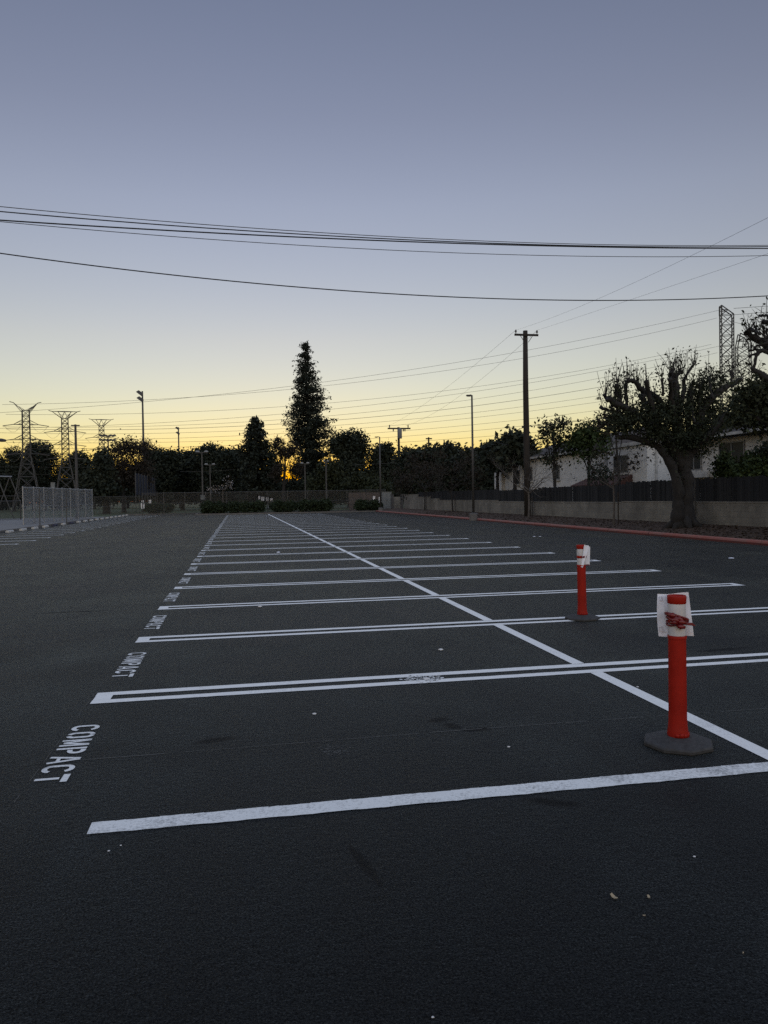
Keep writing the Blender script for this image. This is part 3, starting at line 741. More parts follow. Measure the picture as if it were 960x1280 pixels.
def px_tree(name, base_px, D, blobs, label, cat='tree', mat='leaf_dark', n=4000, leaf=0.34, seed=1, trunk_r=0.3, group='trees behind the far fence',
            per=26, spread=0.5, shell=2.4, depthk=0.9, twigs=0, bark='bark_dark', base_z=0.0, limb=.35):
    """tree whose crown is a set of lobes (px,py,rx,ry) measured at distance D"""
    if D > 90: n = int(n * 1.9); leaf *= .66; per = int(per * 1.3)
    rg = rrng(seed)
    b = at(base_px, 630, D); b.z = base_z
    t = empty(name, b, label, cat, group)
    k = D / FOC; bl = []
    for (px, py, rx, ry) in blobs:
        c = at(px, py, D) - b
        off = rg.uniform(-.45, .45) * rx * k
        fw = Vector((FWD[0], FWD[1], 0)) * off
        bl.append((np.array(c + fw), np.array([rx * k, max(rx, ry * .5) * k * depthk, ry * k])))
    top = max(c[2] + r[2] for c, r in bl); low = min(c[2] - r[2] for c, r in bl)
    mb = MB()
    cen = Vector(np.mean([c for c, r in bl], 0)); zt = low + (top - low) * .75
    tp = [Vector((0, 0, -0.1)), Vector((0, 0, .3)), Vector((cen.x * .25, cen.y * .25, zt * .35)), Vector((cen.x * .7, cen.y * .7, zt * .7)), Vector((cen.x, cen.y, zt))]
    mb.tube(tp, [trunk_r * 1.35, trunk_r, trunk_r * .8, trunk_r * .55, trunk_r * .15], 8)
    for c, r in bl:
        c = Vector(c); f = min(.8, max(.2, (c.z / max(.1, zt)) * .6)); s_ = Vector((cen.x * f, cen.y * f, zt * f))
        mb.tube([s_, (s_ + c) / 2 + Vector((0, 0, .1 * r[2])), c + Vector((0, 0, .4 * r[2]))], [trunk_r * limb, trunk_r * limb * .7, .03], 5, cap=False)
        for q in range(twigs):
            u = Vector(rg.normal(size=3)).normalized(); e = c + Vector((u.x * r[0], u.y * r[1], abs(u.z) * r[2])) * rg.uniform(.9, 1.15)
            mb.tube([c, (c + e) / 2 + Vector(rg.normal(0, .15, 3)), e], [.05, .03, .012], 3, cap=False)
    mb.build('trunk', M[bark], t)
    P = cluster_pts(rg, bl, n, per, spread, shell)
    P = P[P[:, 2] > 0.05 - base_z]
    leaf_mesh('crown', P, leaf, rg, M[mat], t)
    return t

def conifer(base_px, D, top_px, top_py, prof, label, n, leaf, seed, mat='leaf_pine', group='trees behind the far fence', trunk_r=.4, dens=1.0):
    """tall conifer: boughs leave a straight trunk; prof = [(py, left px, right px)] gives its outline"""
    rg = rrng(seed); b = at(base_px, 630, D); b.z = 0
    t = empty('conifer_tree', b, label, 'tree', group); k = D / FOC
    top = at(top_px, top_py, D) - b
    mb = MB(); mb.tube([(0, 0, -.1), top * .3, top * .6, top * .97], [trunk_r * 1.3, trunk_r * .85, trunk_r * .5, .05], 8)
    prof = sorted(prof); ys = [p[0] for p in prof]; ls = [p[1] for p in prof]; rs = [p[2] for p in prof]
    P = []; nb = int(n / 40)
    fwd = Vector((FWD[0], FWD[1], 0)).normalized(); rgt = Vector((RGT[0], RGT[1], 0)).normalized()
    for i in range(nb):
        py = rg.uniform(0, 1) ** .75 * (ys[-1] - ys[0]) + ys[0]
        lx, rx = np.interp(py, ys, ls), np.interp(py, ys, rs); tx = top_px + (base_px - top_px) * (py - top_py) / (640 - top_py)
        ang = rg.uniform(0, 2 * math.pi); ca, sa = math.cos(ang), math.sin(ang)
        half = (rx - tx if ca > 0 else tx - lx) * k; dep = (rx - lx) / 2 * k
        wv = 1.06 + (.12 if seed == 31 else .04) * math.sin(py * .19 + (1.3 if ca > 0 else 4.0) + seed) + .10 * math.sin(py * .43 + 2 * ang)
        L = max(.25, math.hypot(half * ca, dep * sa)) * rg.uniform(.5, 1.12) * wv
        s_ = at(tx, py, D) - b; s_.y = s_.y; d = rgt * ca + fwd * sa
        e = s_ + d * L + Vector((0, 0, rg.uniform(-.05, .22) * L))
        mb.tube([s_ - Vector((0, 0, .15 * L)), (s_ + e) / 2 - Vector((0, 0, .12 * L)), e], [.07, .045, .015], 4, cap=False)
        m = int(40 * dens * (0.5 + L / 3)); q = rg.random(m) ** .6
        pts = np.array(s_)[None] * (1 - q[:, None]) + np.array(e)[None] * q[:, None] + rg.normal(0, .16 + .10 * L ** .5, (m, 3)) * np.array([1, 1, .75])
        P.append(pts)
    mb.build('trunk', M['bark_dark'], t); P = np.concatenate(P); P = P[P[:, 2] > .1]
    leaf_mesh('crown', P, leaf, rg, M[mat], t)
    return t

# ------------------------------------------------------------------ trees beyond the far end of the lot
conifer(390, 125, 381, 427, [(427, 379, 383), (440, 374, 388), (455, 371, 392), (475, 368, 399), (490, 365, 404), (505, 363, 405), (522, 358, 413), (540, 360, 416), (560, 368, 411), (590, 366, 410), (620, 364, 412)],
        'very tall shaggy conifer, the highest tree in view, beyond the centre line', 21000, .19, 31, trunk_r=.5, dens=1.0)
conifer(322, 118, 319, 519, [(519, 316, 322), (528, 313, 325), (540, 307, 330), (552, 302, 334), (570, 300, 340), (600, 298, 344), (625, 296, 346)],
        'dark pointed conifer left of the tallest one, half its height', 11000, .24, 32)
px_tree('broadleaf_tree', 437, 120, [(437, 552, 20, 14), (425, 560, 16, 16), (448, 562, 14, 18), (436, 585, 22, 22), (425, 600, 22, 18)],
        'round dense dark tree just right of the tallest conifer', n=9000, seed=33)
px_tree('broadleaf_tree', 481, 118, [(480, 566, 13, 13), (476, 580, 14, 20), (488, 592, 16, 22), (474, 606, 16, 14)], 'small round dark tree below the far pole with a transformer', n=6000, seed=34)
px_tree('sparse_tree', 354, 112, [(348, 556, 7, 8), (356, 566, 9, 7), (365, 562, 8, 9), (370, 588, 10, 10), (347, 590, 8, 10)], 'sparse airy tree with the sunset glowing through, left of the tallest conifer', n=2600, leaf=.22, seed=35, per=14, spread=.32, mat='leaf_rust', twigs=7)
px_tree('broadleaf_tree', 344, 118, [(341, 564, 6, 10), (342, 590, 9, 22), (372, 612, 14, 12), (350, 616, 14, 8)], 'narrow dark bushy tree beside the glowing sparse tree', n=2600, seed=36)
px_tree('broadleaf_tree', 262, 122, [(262, 567, 14, 11), (275, 575, 16, 12), (253, 580, 14, 16), (286, 590, 14, 22), (265, 600, 24, 20)], 'broad dark tree behind the double-headed car park lamps', n=9000, seed=37)
px_tree('broadleaf_tree', 296, 130, [(293, 572, 12, 9), (303, 580, 10, 14), (298, 600, 14, 24)], 'dark tree filling the gap left of the pointed conifer', n=5000, seed=38)
px_tree('broadleaf_tree', 196, 118, [(190, 570, 12, 10), (200, 576, 16, 12), (212, 578, 14, 12), (196, 600, 22, 22)], 'dark domed tree behind the tall floodlight pole', n=8000, seed=39)
px_tree('broadleaf_tree', 228, 124, [(225, 575, 12, 8), (238, 574, 12, 10), (230, 600, 20, 26)], 'dark tree below the shorter floodlight pole', n=7000, seed=40)
px_tree('bare_tree', 155, 105, [(150, 562, 12, 10), (165, 560, 16, 11), (140, 582, 16, 18), (165, 590, 22, 22), (140, 603, 20, 14)], 'twiggy half-bare brown tree over the low pipe fence', n=7000, leaf=.22, per=16, seed=41, mat='leaf_rust', twigs=26, spread=.6)
px_tree('bare_tree', 180, 110, [(178, 562, 10, 8), (182, 556, 8, 7)], 'bare twiggy treetop just left of the tall floodlight pole', n=600, leaf=.16, per=10, seed=42, mat='leaf_rust', twigs=30, spread=.5, limb=.2)
px_tree('broadleaf_tree', 133, 95, [(128, 585, 10, 20), (120, 606, 12, 12), (136, 612, 14, 8)], 'dark thick-trunked tree at the edge of the field behind the cage', n=3500, seed=43, trunk_r=.45)
px_tree('broadleaf_tree', 98, 150, [(98, 576, 12, 12), (104, 590, 12, 20), (92, 590, 12, 20), (100, 610, 16, 14)], 'dark rounded tree right of the middle lattice tower', n=6000, seed=44)
px_tree('broadleaf_tree', 57, 150, [(57, 562, 7, 10), (58, 580, 9, 18), (52, 600, 12, 20)], 'taller dark twin-crowned tree between two lattice towers', n=4500, seed=45)
px_tree('broadleaf_tree', 42, 152, [(42, 563, 8, 11), (40, 580, 9, 18), (38, 602, 12, 18)], 'dark upright tree directly behind the leftmost lattice tower', n=4500, seed=46)
px_tree('broadleaf_tree', 17, 145, [(16, 567, 8, 8), (22, 580, 12, 14), (14, 600, 20, 20)], 'dark tree with a small peaked top left of the first lattice tower', n=5500, seed=47)
px_tree('broadleaf_tree', -6, 145, [(-4, 580, 10, 14), (2, 600, 14, 24), (-14, 600, 14, 24)], 'dark tree cut off by the picture edge behind the field', n=5000, seed=48)
px_tree('sparse_tree', 71, 150, [(70, 572, 5, 6), (76, 584, 7, 10), (72, 604, 10, 16)], 'thin see-through tree behind the legs of the middle lattice tower', n=1500, leaf=.26, per=14, seed=49, twigs=6)
px_tree('broadleaf_tree', 405, 110, [(412, 590, 14, 14), (405, 605, 20, 14), (440, 612, 20, 10)], 'low bushy olive tree at the foot of the round dark tree', n=4500, seed=50, mat='leaf_olive')
px_tree('broadleaf_tree', 460, 104, [(455, 605, 16, 12), (470, 612, 16, 10)], 'low olive tree over the brick wall at the far corner', n=3500, seed=51, mat='leaf_olive')
for i, (px, top, lab) in enumerate(((30, 592, 'low dark tree in the back row behind the first lattice tower'), (118, 594, 'low dark tree in the back row right of the rounded tree'), (160, 585, 'dark tree in the back row behind the half-bare brown tree'),
        (212, 588, 'dark tree in the back row between the two floodlight poles'), (255, 585, 'dark tree in the back row behind the broad dark tree'), (320, 590, 'dark tree in the back row behind the pointed conifer'),
        (410, 588, 'dark tree in the back row behind the tallest conifer'), (455, 590, 'dark tree in the back row behind the round dense tree'), (510, 585, 'dark tree in the back row beyond the block wall end'), (80, 600, 'low dark tree in the back row below the middle lattice tower'), (-2, 600, 'low dark tree in the back row at the left picture edge'), (285, 594, 'low dark tree in the back row behind the blossoming tree'),
        (366, 604, 'low dark tree in the back row under the glowing gap'), (560, 590, 'dark tree in the back row left of the slim lamp post'), (600, 592, 'dark tree in the back row right of the slim lamp post'), (640, 592, 'dark tree in the back row beyond the farthest white house'))):
    px_tree('background_tree', px, 172, [(px - 14, top + 14, 17, 16), (px + 12, top + 12, 17, 15), (px, top + 22, 22, 18), (px - 16, 613, 20, 12), (px + 16, 613, 20, 12), (px, 618, 24, 9)], lab, n=7500, leaf=.5, seed=60 + i, spread=.8)
# behind the block wall, right half
rowt = [(512, 92, [(508, 572, 10, 9), (516, 580, 14, 16), (507, 598, 12, 20)], 'dark tree beyond the utility cabinet with leaves against the yellow sky'),
        (535, 88, [(530, 569, 14, 9), (545, 573, 14, 11), (535, 592, 20, 20)], 'broad dark tree behind the far end of the wall'),
        (566, 82, [(560, 566, 14, 8), (572, 570, 12, 10), (565, 590, 20, 22)], 'dark tree behind the wall, left of the slim lamp post'),
        (598, 78, [(590, 573, 12, 9), (606, 570, 12, 8), (600, 592, 18, 20)], 'dark tree behind the wall, right of the slim lamp post'),
        (622, 66, [(616, 566, 9, 7), (628, 573, 8, 12)], 'small dark tree against the far white house corner'),
        (644, 62, [(641, 553, 13, 10), (634, 564, 13, 10), (652, 565, 12, 12)], 'dense round dark tree just behind the wooden utility pole')]
for i, (px, D, bl, lb) in enumerate(rowt):
    px_tree('broadleaf_tree', px, D, bl, lb, n=5200 if i < 4 else 3000, leaf=.24, seed=80 + i, group='trees behind the block wall', spread=.42, trunk_r=.2)
px_tree('airy_tree', 694, 46, [(690, 536, 15, 10), (703, 530, 15, 10), (680, 545, 10, 10), (700, 556, 18, 14), (688, 575, 14, 12)], 'airy multi-stemmed tree with loose leaves, right of the wooden pole', n=1300, leaf=.10, per=10, spread=.28, seed=90, mat='leaf_olive', group='trees behind the block wall', twigs=10, trunk_r=.13)
px_tree('leafy_tree', 736, 45, [(735, 542, 16, 12), (748, 548, 14, 12), (722, 552, 14, 14), (738, 562, 18, 12)], 'leafier green tree leaning over the fence between airy tree and pruned tree', n=3000, leaf=.11, per=14, spread=.3, seed=91, mat='leaf_green', group='trees behind the block wall', twigs=6, trunk_r=.12)
px_tree('airy_tree', 776, 40, [(768, 522, 14, 9), (756, 530, 14, 10), (780, 534, 12, 10)], 'sparse thin tree behind the left limbs of the pruned tree', n=800, leaf=.10, per=9, spread=.25, seed=92, mat='leaf_rust', group='trees behind the block wall', twigs=14, trunk_r=.10)
px_tree('leafy_tree', 922, 36, [(905, 526, 20, 11), (930, 522, 20, 12), (948, 530, 14, 9)], 'yellowish green tree in front of the nearest house eave', n=2200, leaf=.10, per=14, spread=.25, seed=93, mat='leaf_olive', group='trees behind the block wall', twigs=6, trunk_r=.12)

# saplings in the mulch strip, bare branched
def sapling(px, D, h_px, spread, label, seed, r0=.05, depth=4, L=.9, leaves=0, lean=0.0):
    rg = rrng(seed); b = at(px, 640, D); b.z = .10 + .2 * max(0, min(1, (b.x - KX - .15) / (WX - KX)))
    t = empty('sapling', b, label, 'sapling', 'saplings in the mulch strip')
    mb = MB(); zf = zat(px, h_px, b) - b.z
    f = Vector((lean, 0, zf)); mb.tube([(0, 0, -.05), f * .5 + Vector((.03, 0, 0)), f], [r0 * 1.2, r0, r0 * .8], 7, cap=False)
    tips = []
    for k in range(6):
        a = k * 1.05 + rg.uniform(-.3, .3); d = Vector((math.cos(a) * spread, math.sin(a) * spread, .75))
        branch(mb, rg, f - Vector((0, 0, rg.uniform(0, .25) * zf * .6)), d, L * rg.uniform(.8, 1.1), r0 * .62, depth, .42, 5, .10, (2, 3), .74, tips)
    mb.build('trunk', M['bark_dark' if leaves > 1000 else 'twig'], t)
    if leaves:
        P = np.array([np.array(q) for q in tips]); P = P[rg.integers(0, len(P), leaves)] + rg.normal(0, .16, (leaves, 3)); leaf_mesh('crown', P, .08, rg, M['leaf_rust'], t)
    st = MB(); st.tube([(.16, -.1, -.1), (.16, -.1, zf * .8)], .03, 6); st.tube([(.16, -.1, zf * .7), (f.x * .7, 0, zf * .7)], .012, 4); st.build('stake', M['pole_wood'], t)
    return t
sapling(661, 43.2, 613, 1.0, 'wide bare sapling standing in front of the wooden utility pole', 101, .06, 5, 1.2)
sapling(767, 32.5, 605, .95, 'bare sapling alone between utility pole and big pruned tree', 102, .04, 4, .72, 160)
sapling(531, 70, 610, .9, 'bare twiggy sapling, farthest of the four along the wall', 103, .06, 4, 1.3, 2600)
sapling(566, 62, 612, .9, 'bare twiggy sapling just left of the slim lamp post', 104, .06, 4, 1.25, 2600, -.15)

# small blossoming tree at the far fence
rg = rrng(110); b = at(279, 640, 82.6); b.z = .1
t = empty('blossom_tree', b, 'small pale blossoming tree with round crown against the far fence', 'tree')
mb = MB(); f = Vector((0, 0, zat(279, 614, b))); mb.tube([(0, 0, -.1), f], [.07, .05], 6); tips = []
for k in range(7): branch(mb, rg, f, Vector((math.cos(k * .9), math.sin(k * .9), .5)), .75, .03, 3, .5, 4, .0, (2, 3), .7, tips)
mb.build('trunk', M['twig'], t); P = np.array([np.array(q) for q in tips]); P = P[rg.integers(0, len(P), 150)] + rg.normal(0, .1, (150, 3)); leaf_mesh('crown', P, .06, rg, M['blossom'], t)

# hedges
def hedge(px0, px1, ptop, pbot, D, label, seed, n=3500, mat='leaf_hedge'):
    rg = rrng(seed); c = at((px0 + px1) / 2, pbot, D); c.z = 0.09
    t = empty('hedge_bush', c, label, 'bush', 'clipped bushes along the far fence'); k = D / FOC
    w = (px1 - px0) * k; h = max(.5, zat((px0 + px1) / 2, ptop, c) - .09); a = Vector((RGT[0], RGT[1], 0)).normalized()
    bl = []; m = max(2, int(w / 1.1))
    for i in range(m):
        p = a * ((i + .5) / m - .5) * w; bl.append((np.array((p.x, p.y, h * .5)), np.array([w / m * .62, .6, h * .5 * rg.uniform(.85, 1.08)])))
    P = cluster_pts(rg, bl, n, 16, .13, 3.5); P[:, 2] = np.abs(P[:, 2])
    leaf_mesh('foliage', P, .10, rg, M[mat], t)
    mb = MB()
    for i in range(m * 2):
        p = a * rg.uniform(-.42, .42) * w; mb.tube([(0, 0, -.06), (p.x * .5, p.y * .5, .02), (p.x, p.y, .1), (p.x + rg.uniform(-.2, .2), p.y, h * .8)], [.04, .03, .03, .012], 4)
    mb.build('stem', M['bark_dark'], t)
hedge(183, 216, 628, 642, 88, 'low bush behind the far left corner of the lot', 120, 3500)
hedge(253, 283, 627, 642, 82, 'clipped bush left of the blossoming tree', 121)
hedge(285, 330, 626.5, 641.5, 82, 'clipped bush between the blossoming tree and the white fence signs', 122, 5000)
hedge(340, 371, 626, 641, 82, 'clipped bush right of the white fence signs', 123, 4000)
hedge(374, 414, 625, 640.5, 82, 'dark clipped bush right of the end of the centre line', 124, 5000)
hedge(445, 476, 625.5, 638.5, 82.5, 'dark rounded bush beside the far lamp post', 125, 4000)

# ------------------------------------------------------------------ big pruned tree
rg = rrng(200)
TD = 28.3; b = at(855, 658, TD); b.z = .22
t = empty('pruned_tree', b, 'large pollarded tree with stubby limbs and thin sprouts in the mulch strip', 'tree')
mb = MB(); kk = TD / FOC
fwd = Vector((FWD[0], FWD[1], 0)).normalized()
limb_pts = []; LIMBW = .76
def limb(pts, w0, w1, dep0=0.0, dep1=0.0, n=9, knob=False, rec=True):
    P = []; L = len(pts)
    for i, (px, py) in enumerate(pts):
        f = i / (L - 1); P.append(at(px, py, TD) - b + fwd * (dep0 + (dep1 - dep0) * f))
    # smooth the polyline
    Q = []
    for i in range(L - 1):
        p0, p1, p2, p3 = P[max(0, i - 1)], P[i], P[i + 1], P[min(L - 1, i + 2)]
        for j in range(4):
            s = j / 4; Q.append(0.5 * ((2 * p1) + (p2 - p0) * s + (2 * p0 - 5 * p1 + 4 * p2 - p3) * s * s + (3 * p1 - p0 - 3 * p2 + p3) * s ** 3))
    Q.append(P[-1]); m = len(Q)
    rad = [max(.008, LIMBW * (w0 + (w1 - w0) * i / (m - 1)) * kk * .5 * rg.uniform(.82, 1.2)) for i in range(m)]
    if knob: rad[-1] *= 1.35; rad[-2] *= 1.25
    Q = [q + Vector(rg.normal(0, .012, 3)) for q in Q]
    mb.tube(Q, rad, n)
    if rec: limb_pts.extend([(q, r) for q, r in zip(Q[m // 3:], rad[m // 3:])])
    return Q
limb([(856, 664), (856, 650), (856, 630), (857, 605), (855, 584), (851, 562)], 36, 20, 0, 0, 14, rec=False)
limb([(852, 664), (846, 652), (845, 632), (844, 612), (836, 584), (820, 561), (800, 552), (782, 548), (764, 548)], 22, 6, -.1, -.5, 10)
for q in range(7):
    a = q * .9; mb.tube([Vector((0, 0, .5)), Vector((math.cos(a) * .40, math.sin(a) * .40, .12)), Vector((math.cos(a) * .75, math.sin(a) * .75, -.10))], [.25, .15, .05], 7)
limb([(853, 588), (843, 568), (828, 546), (806, 530), (780, 514), (762, 507), (752, 501)], 20, 8, 0, -.8, 9, True)
limb([(850, 566), (848, 540), (848, 508), (847, 485), (845, 465)], 20, 11, 0, .3, 9, True)
limb([(856, 586), (866, 557), (878, 522), (895, 497), (915, 482), (938, 470)], 19, 7, 0, .7, 9)
limb([(846, 530), (832, 508), (815, 494), (800, 487), (792, 478), (781, 477)], 13, 7, .2, -.3, 8, True)
limb([(858, 580), (872, 555), (886, 540), (896, 520)], 14, 6, .2, -.8, 8)
limb([(848, 520), (858, 490), (862, 470), (878, 450)], 9, 3, .1, .6, 7)
limb([(838, 560), (826, 530), (818, 508), (812, 488)], 12, 7, .2, 1.0, 8, True)
limb([(866, 556), (866, 520), (872, 490), (882, 470)], 11, 5, .1, 1.1, 8)
limb([(828, 546), (812, 516), (803, 494), (797, 480)], 10, 6, -.2, -.9, 7, True)
limb([(846, 545), (838, 515), (832, 495), (826, 478)], 11, 6, .1, -.9, 7, True)
for (px, py, dx, dy, w) in ((765, 508, 0, -25, 6), (772, 511, 1, -24, 5.5), (787, 517, -1, -40, 7), (800, 524, -1, -28, 5), (757, 503, -5, -8, 6), (812, 530, 2, -30, 6), (848, 478, -8, -14, 8), (846, 470, 9, -6, 7),
                            (820, 498, 0, -22, 5), (832, 505, 2, -25, 5), (876, 520, 2, -30, 5), (890, 500, -2, -28, 5), (905, 488, 0, -22, 4), (862, 530, 6, -34, 5), (778, 512, -14, -10, 5), (768, 520, -14, -12, 6), (795, 528, -22, -8, 6)):
    limb([(px, py), (px + dx * .4, py + dy * .5), (px + dx, py + dy)], w, w * .8, rg.uniform(-.8, .5), rg.uniform(-.8, .5), 6, True)
# sprouts
tips = []
for k in range(430):
    q, r = limb_pts[rg.integers(len(limb_pts))]; L = rg.uniform(.25, 1.0)
    d = Vector((rg.normal(0, .22), rg.normal(0, .22), 1)).normalized(); p = q.copy(); pts = [p]
    for i in range(3):
        d = (d + Vector(rg.normal(0, .10, 3))).normalized(); p = p + d * L / 3; pts.append(p)
    mb.tube(pts, [.013, .011, .009, .006], 3, cap=False); tips += pts[1:]
mb.build('trunk', M['bark'], t, True)
tp = np.array([np.array(q) for q in tips])
P1 = tp[rg.integers(0, len(tp), 1300)] + rg.normal(0, .06, (1300, 3))
bl = []
for (px, py, rx, ry, dz) in ((800, 525, 34, 18, -.4), (838, 520, 30, 26, 0), (880, 500, 24, 28, .5), (878, 545, 28, 26, .2), (850, 552, 22, 16, -.3), (815, 545, 20, 12, -.5), (900, 478, 20, 22, .8), (900, 520, 18, 24, .6), (770, 530, 18, 14, -.7)):
    bl.append((np.array(at(px, py, TD) - b + fwd * dz), np.array([rx * kk, rx * kk * .9, ry * kk])))
P2 = cluster_pts(rg, bl, 17000, 16, .15, 2.4)
lp = np.array([np.array(q) for q, r in limb_pts]); P3 = np.repeat(lp[rg.integers(0, len(lp), 170)] + rg.normal(0, .22, (170, 3)) - np.array([0, 0, .12]), 10, 0) + rg.normal(0, .09, (1700, 3))
P = np.concatenate([P1, P2, P3]); leaf_mesh('crown', P, .052, rg, M['leaf_olive'], t)

# second pruned tree at the right edge
rg = rrng(210); TD = 22.5; kk = TD / FOC; b = at(1015, 690, TD); b.z = .2; limb_pts = []; mb = MB()
t = empty('pruned_tree', b, 'dense leafy tree at the right edge with knobbly pruned boughs on top', 'tree')
limb([(1015, 700), (1012, 640), (1008, 580), (1004, 540)], 46, 30, 0, 0, 12, rec=False)
limb([(1004, 545), (985, 500), (962, 478), (945, 468), (936, 462)], 20, 6, 0, -.2, 9)
limb([(1006, 540), (990, 470), (972, 442), (958, 428), (944, 420), (936, 412)], 24, 7, 0, .2, 9, True)
limb([(985, 500), (965, 452), (948, 440), (940, 452), (937, 468)], 8, 3.5, -.2, -.2, 7)
limb([(1004, 545), (980, 540), (950, 532), (925, 520)], 18, 4, 0, -.6, 8)
limb([(990, 470), (984, 430), (975, 405), (962, 398)], 14, 6, 0, .4, 8, True)
for (px, py, dx, dy) in ((944, 420, -2, -12), (948, 423, -1, -17), (954, 427, 3, -14), (940, 415, -6, -2), (950, 424, -10, -2), (958, 430, -20, 6), (960, 436, -18, 8), (962, 398, -8, -6), (968, 402, -8, 6), (962, 428, 2, -20), (966, 434, -24, 2)):
    limb([(px, py), (px + dx * .5, py + dy * .5), (px + dx, py + dy)], 5, 3.6, rg.uniform(-.3, .3), rg.uniform(-.3, .3), 6, True)
tips = []
for k in range(120):
    q, r = limb_pts[rg.integers(len(limb_pts))]; L = rg.uniform(.25, .7); d = Vector((rg.normal(0, .5), rg.normal(0, .5), .8)).normalized()
    mb.tube([q, q + d * L * .5 + Vector(rg.normal(0, .04, 3)), q + d * L], [.012, .008, .004], 3, cap=False); tips += [q + d * L * .5, q + d * L]
mb.build('trunk', M['bark'], t, True)
bl = []
for (px, py, rx, ry, dz) in ((948, 510, 26, 34, 0), (930, 495, 16, 18, -.3), (968, 492, 22, 24, .3), (955, 522, 22, 12, -.3), (915, 520, 14, 14, -.4), (990, 510, 24, 26, .2), (1020, 480, 36, 40, .4)):
    bl.append((np.array(at(px, py, TD) - b + fwd * dz), np.array([rx * kk, rx * kk, ry * kk])))
P2 = cluster_pts(rg, bl, 14000, 18, .16, 2.6); tp = np.array([np.array(q) for q in tips]); P1 = tp[rg.integers(0, len(tp), 160)] + rg.normal(0, .05, (160, 3))
leaf_mesh('crown', np.concatenate([P1, P2]), .062, rg, M['leaf_olive'], t)

# shrubs spilling over the wooden fence on the right
def shrub(px, py, rx, ry, X, label, seed, n, mat='leaf_green', leaf=.075):
    rg = rrng(seed); c = onx(px, py, X); k = math.hypot(c.x, c.y) / FOC
    g = Vector((c.x, c.y, .3)); t = empty('fence_shrub', g, label, 'shrub', 'shrubs over the wooden fence')
    bl = [(np.array((rg.normal(0, rx * k * .3), rg.normal(0, rx * k * .4), c.z - .3 + rg.normal(0, ry * k * .3))), np.array([rx * k * .6, rx * k * .8, ry * k * .75])) for _ in range(5)]
    mb = MB(); 
    for q, r in bl: mb.tube([(0, 0, -.2), Vector(q) * .6, Vector(q)], [.05, .03, .015], 5, cap=False)
    mb.build('stem', M['bark_dark'], t); P = cluster_pts(rg, bl, n, 14, .14, 2.6); leaf_mesh('foliage', P, leaf, rg, M[mat], t)
shrub(942, 588, 24, 17, 18.6, 'bright green shrub over the wooden fence at the right edge', 130, 4200)
shrub(912, 588, 14, 14, 18.6, 'smaller green shrub under the tall window of the nearest house', 131, 1700)
shrub(958, 560, 14, 14, 18.8, 'wispy pale shrub against the nearest house wall at the right edge', 132, 1100, 'leaf_olive')
shrub(752, 594, 16, 12, 18.6, 'dark thin shrub over the fence left of the clay tile roof', 133, 700, 'leaf_dark')

# ------------------------------------------------------------------ wall and wooden fence on the right
wall = empty('block_wall', (WX, 0, 0), 'long pale concrete block wall with stepped top behind the mulch strip', 'wall')
def yw(px, X=WX): return onx(px, 630, X).y
steps = [(-10, yw(777), 1.10), (yw(777), yw(620), 1.06), (yw(620), yw(547), 1.14), (yw(547), yw(536), 1.28), (yw(536), yw(521), 1.45), (yw(521), yw(505), 1.72)]
wm = MB(); cmb = MB()
for i, (a, b_, z) in enumerate(steps):
    wm.box((WX, a + (.002 if i else 0), 0), (WX + .2, b_, z))
    cmb.box((WX - .015, a + .01, z + .001), (WX + .215, b_ - .01, z + .05))
wm.build('wall_body', M['block'], wall).location = (-WX, 0, 0); cmb.build('coping', M['block'], wall).location = (-WX, 0, 0)
fen = empty('wooden_fence', (WX + .3, 0, 0), 'dark weathered board fence standing behind and above the block wall', 'fence')
rg = rrng(140)
secs = [(-10, yw(776), 1.04, 2.02), (yw(776), yw(668), 1.0, 1.92), (yw(668), yw(620), 1.0, 1.84), (yw(620), yw(560), 1.08, 1.92), (yw(560), yw(520), 1.2, 1.95)]
for (a, b_, z0, z1) in secs:
    pm = MB(); y = a
    while y < b_ - .02:
        w = min(.145, b_ - y); dz = rg.normal(0, .018); dx = rg.normal(0, .006)
        pm.box((WX + .235 + dx, y + .004, z0 - .15), (WX + .257 + dx, y + w - .004, z1 + dz)); y += .15
    pm.box((WX + .262, a, z0 + .05), (WX + .30, b_, z0 + .13)); pm.box((WX + .262, a, z1 - .25), (WX + .30, b_, z1 - .17))
    pm.build('board_panel', M['fence_wood'], fen).location = (-WX - .3, 0, 0)
for y in np.arange(10, yw(525), 2.9):
    pm = MB(); pm.box((WX + .31, y, .2), (WX + .40, y + .09, 1.9)); pm.build('post', M['post_wood'], fen).location = (-WX - .3, 0, 0)
# two pale steel posts beside the trunk of the pruned tree
for px, lb in ((863, 'pale thin steel post against the dark fence, left of a close pair'), (869, 'pale thin steel post against the dark fence, right of a close pair')):
    q = onx(px, 640, WX - .06); pm = MB(); pm.tube([(0, 0, .2), (0, 0, 2.0)], .025, 8); o = pm.build('fence_post', M['steel'])
    o.location = (q.x, q.y, 0); tag(o, lb, 'post')

